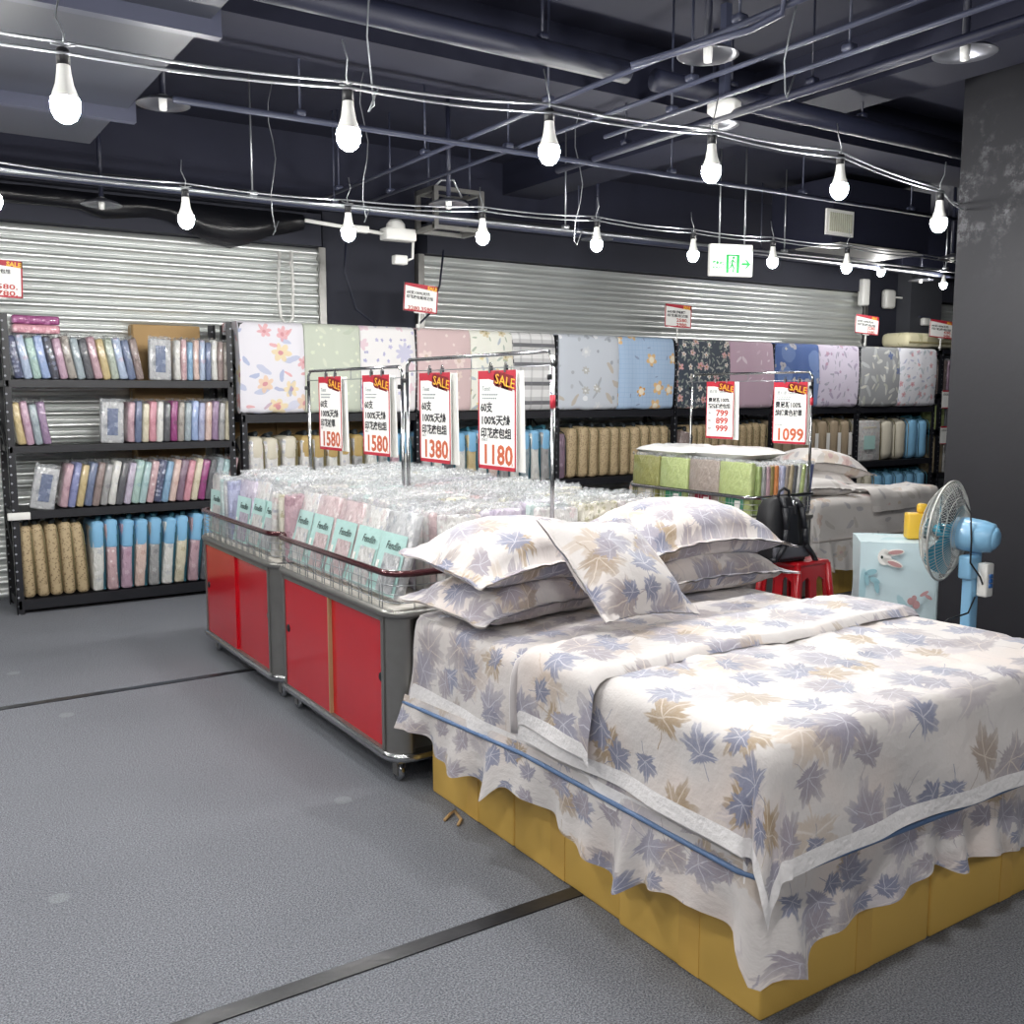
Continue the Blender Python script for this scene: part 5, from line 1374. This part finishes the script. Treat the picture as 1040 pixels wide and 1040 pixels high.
# head axis in the horizontal plane: towards picture left and a little to the viewer
camr = Vector((math.cos(math.radians(33.3)), -math.sin(math.radians(33.3)), 0)); camf = Vector((math.sin(math.radians(33.3)), math.cos(math.radians(33.3)), 0))
ax = (-camr * .72 + camf * .69 + Vector((0, 0, .07))).normalized()
zq = ax.to_track_quat('Z', 'Y').to_matrix().to_4x4()
HC = Vector((0, 0, .862)) + Vector((-ax.x, -ax.y, 0)) * -.03
HM = Matrix.Translation(HC) @ zq                                # local +Z points out of the front of the fan
part('motor_housing', MB().lathe([(0, -.13), (.045, -.13), (.066, -.115), (.075, -.07), (.078, .0), (.074, .045), (.05, .055), (0, .055)], 24, HM), M_fan, t)
part('motor_cap', MB().lathe([(0, -.145), (.03, -.143), (.05, -.13), (.05, -.12)], 20, HM), M_fan, t)
Rg = .232
def guard(z0, zr, rin, n, rings):
    mb = MB()
    def zz(r): q = r / Rg; return zr + (z0 - zr) * (1 - q ** 3)
    for k in range(n):
        a = 2 * PI * k / n
        mb.tube([HM @ Vector((r * math.cos(a), r * math.sin(a), zz(r))) for r in (rin, Rg * .45, Rg * .75, Rg * .93, Rg)], .0013, 3, cap=False)
    for r in rings:
        mb.tube([HM @ Vector((r * math.cos(2 * PI * k / 40), r * math.sin(2 * PI * k / 40), zz(r))) for k in range(40)], .002, 4, True)
    return mb
part('rear_guard', guard(.02, .08, .05, 72, (.05, .11, .165, .205)), M_guard, t)
part('front_guard', guard(.18, .09, .045, 72, (.045, .11, .165, .205)), M_guard, t)
part('guard_rim', MB().tube([HM @ Vector((Rg * math.cos(2 * PI * k / 48), Rg * math.sin(2 * PI * k / 48), .085)) for k in range(48)], .006, 6, True), M_guard, t)
bd = part('badge', MB().lathe([(0, .193), (.03, .191), (.05, .183), (.052, .173)], 20, HM), M_white, t, label='white round badge')
part('spinner', MB().lathe([(0, .15), (.02, .145), (.032, .125), (.034, .055), (0, .055)], 18, HM), M_blade, t)
for k in range(3):
    mb = MB(); a0 = k * 2 * PI / 3 + .5
    def bl(i, j):
        r = .03 + (.20 - .03) * j / 10; wd = (.55 + .35 * math.sin(PI * min(1, j / 10 * .9))) * (1 if j < 9 else .8)
        a = a0 + (i / 8 - .5) * 2 * wd * .75 + j * .05
        return HM @ Vector((r * math.cos(a), r * math.sin(a), .095 + .03 * (i / 8 - .5) * 2 * (.5 + .5 * j / 10)))
    mb.grid(bl, 8, 10); part('blade', mb, M_blade, t)
p0 = HC - ax * .05
part('power_cord', MB().tube([HC + ax * .05 + Vector((0, 0, .21)), HC + ax * .03 - camf * .10 + Vector((0, 0, .10)), HC + ax * .03 - camf * .12 - Vector((0, 0, .02)), HC + ax * .02 - camf * .10 - Vector((0, 0, .12)), (-.04, -.07, .68), (.0, -.06, .64), (.02, -.06, .60)], .0045, 6), M_black, t)
tag(link('power_cable', MB().tube([(4.18, 2.52, .58), (4.10, 2.50, .52), (3.98, 2.52, .50), (3.88, 2.56, .42), (3.83, 2.60, .2), (3.84, 2.62, .01), (4.3, 2.9, .008), (4.9, 3.2, .008)], .004, 6).mesh('power_cable', M_black)), 'thin black cable hanging down in front of the aqua covered block', 'cable')
t = thing('yellow_toy', 'yellow cut-out box standing on the aqua covered block behind the fan', 'box', (5.47, 3.71, .60), (0, 0, -.7))
part('box_body', MB().rbox((0, 0, .08), (.13, .10, .16), .01, 2), M_yellow, t)
part('knob', MB().rbox((.03, 0, .19), (.06, .06, .06), .015, 2), M_yellow, t)
tag(link('paper_scrap', MB().tube([(1.62, 2.9, .006), (1.66, 2.93, .008), (1.69, 2.95, .006), (1.67, 2.87, .008), (1.64, 2.84, .006)], .006, 5).mesh('paper_scrap', M_cardboard)), 'small scrap of torn tape on the carpet beside the bed base', 'scrap')
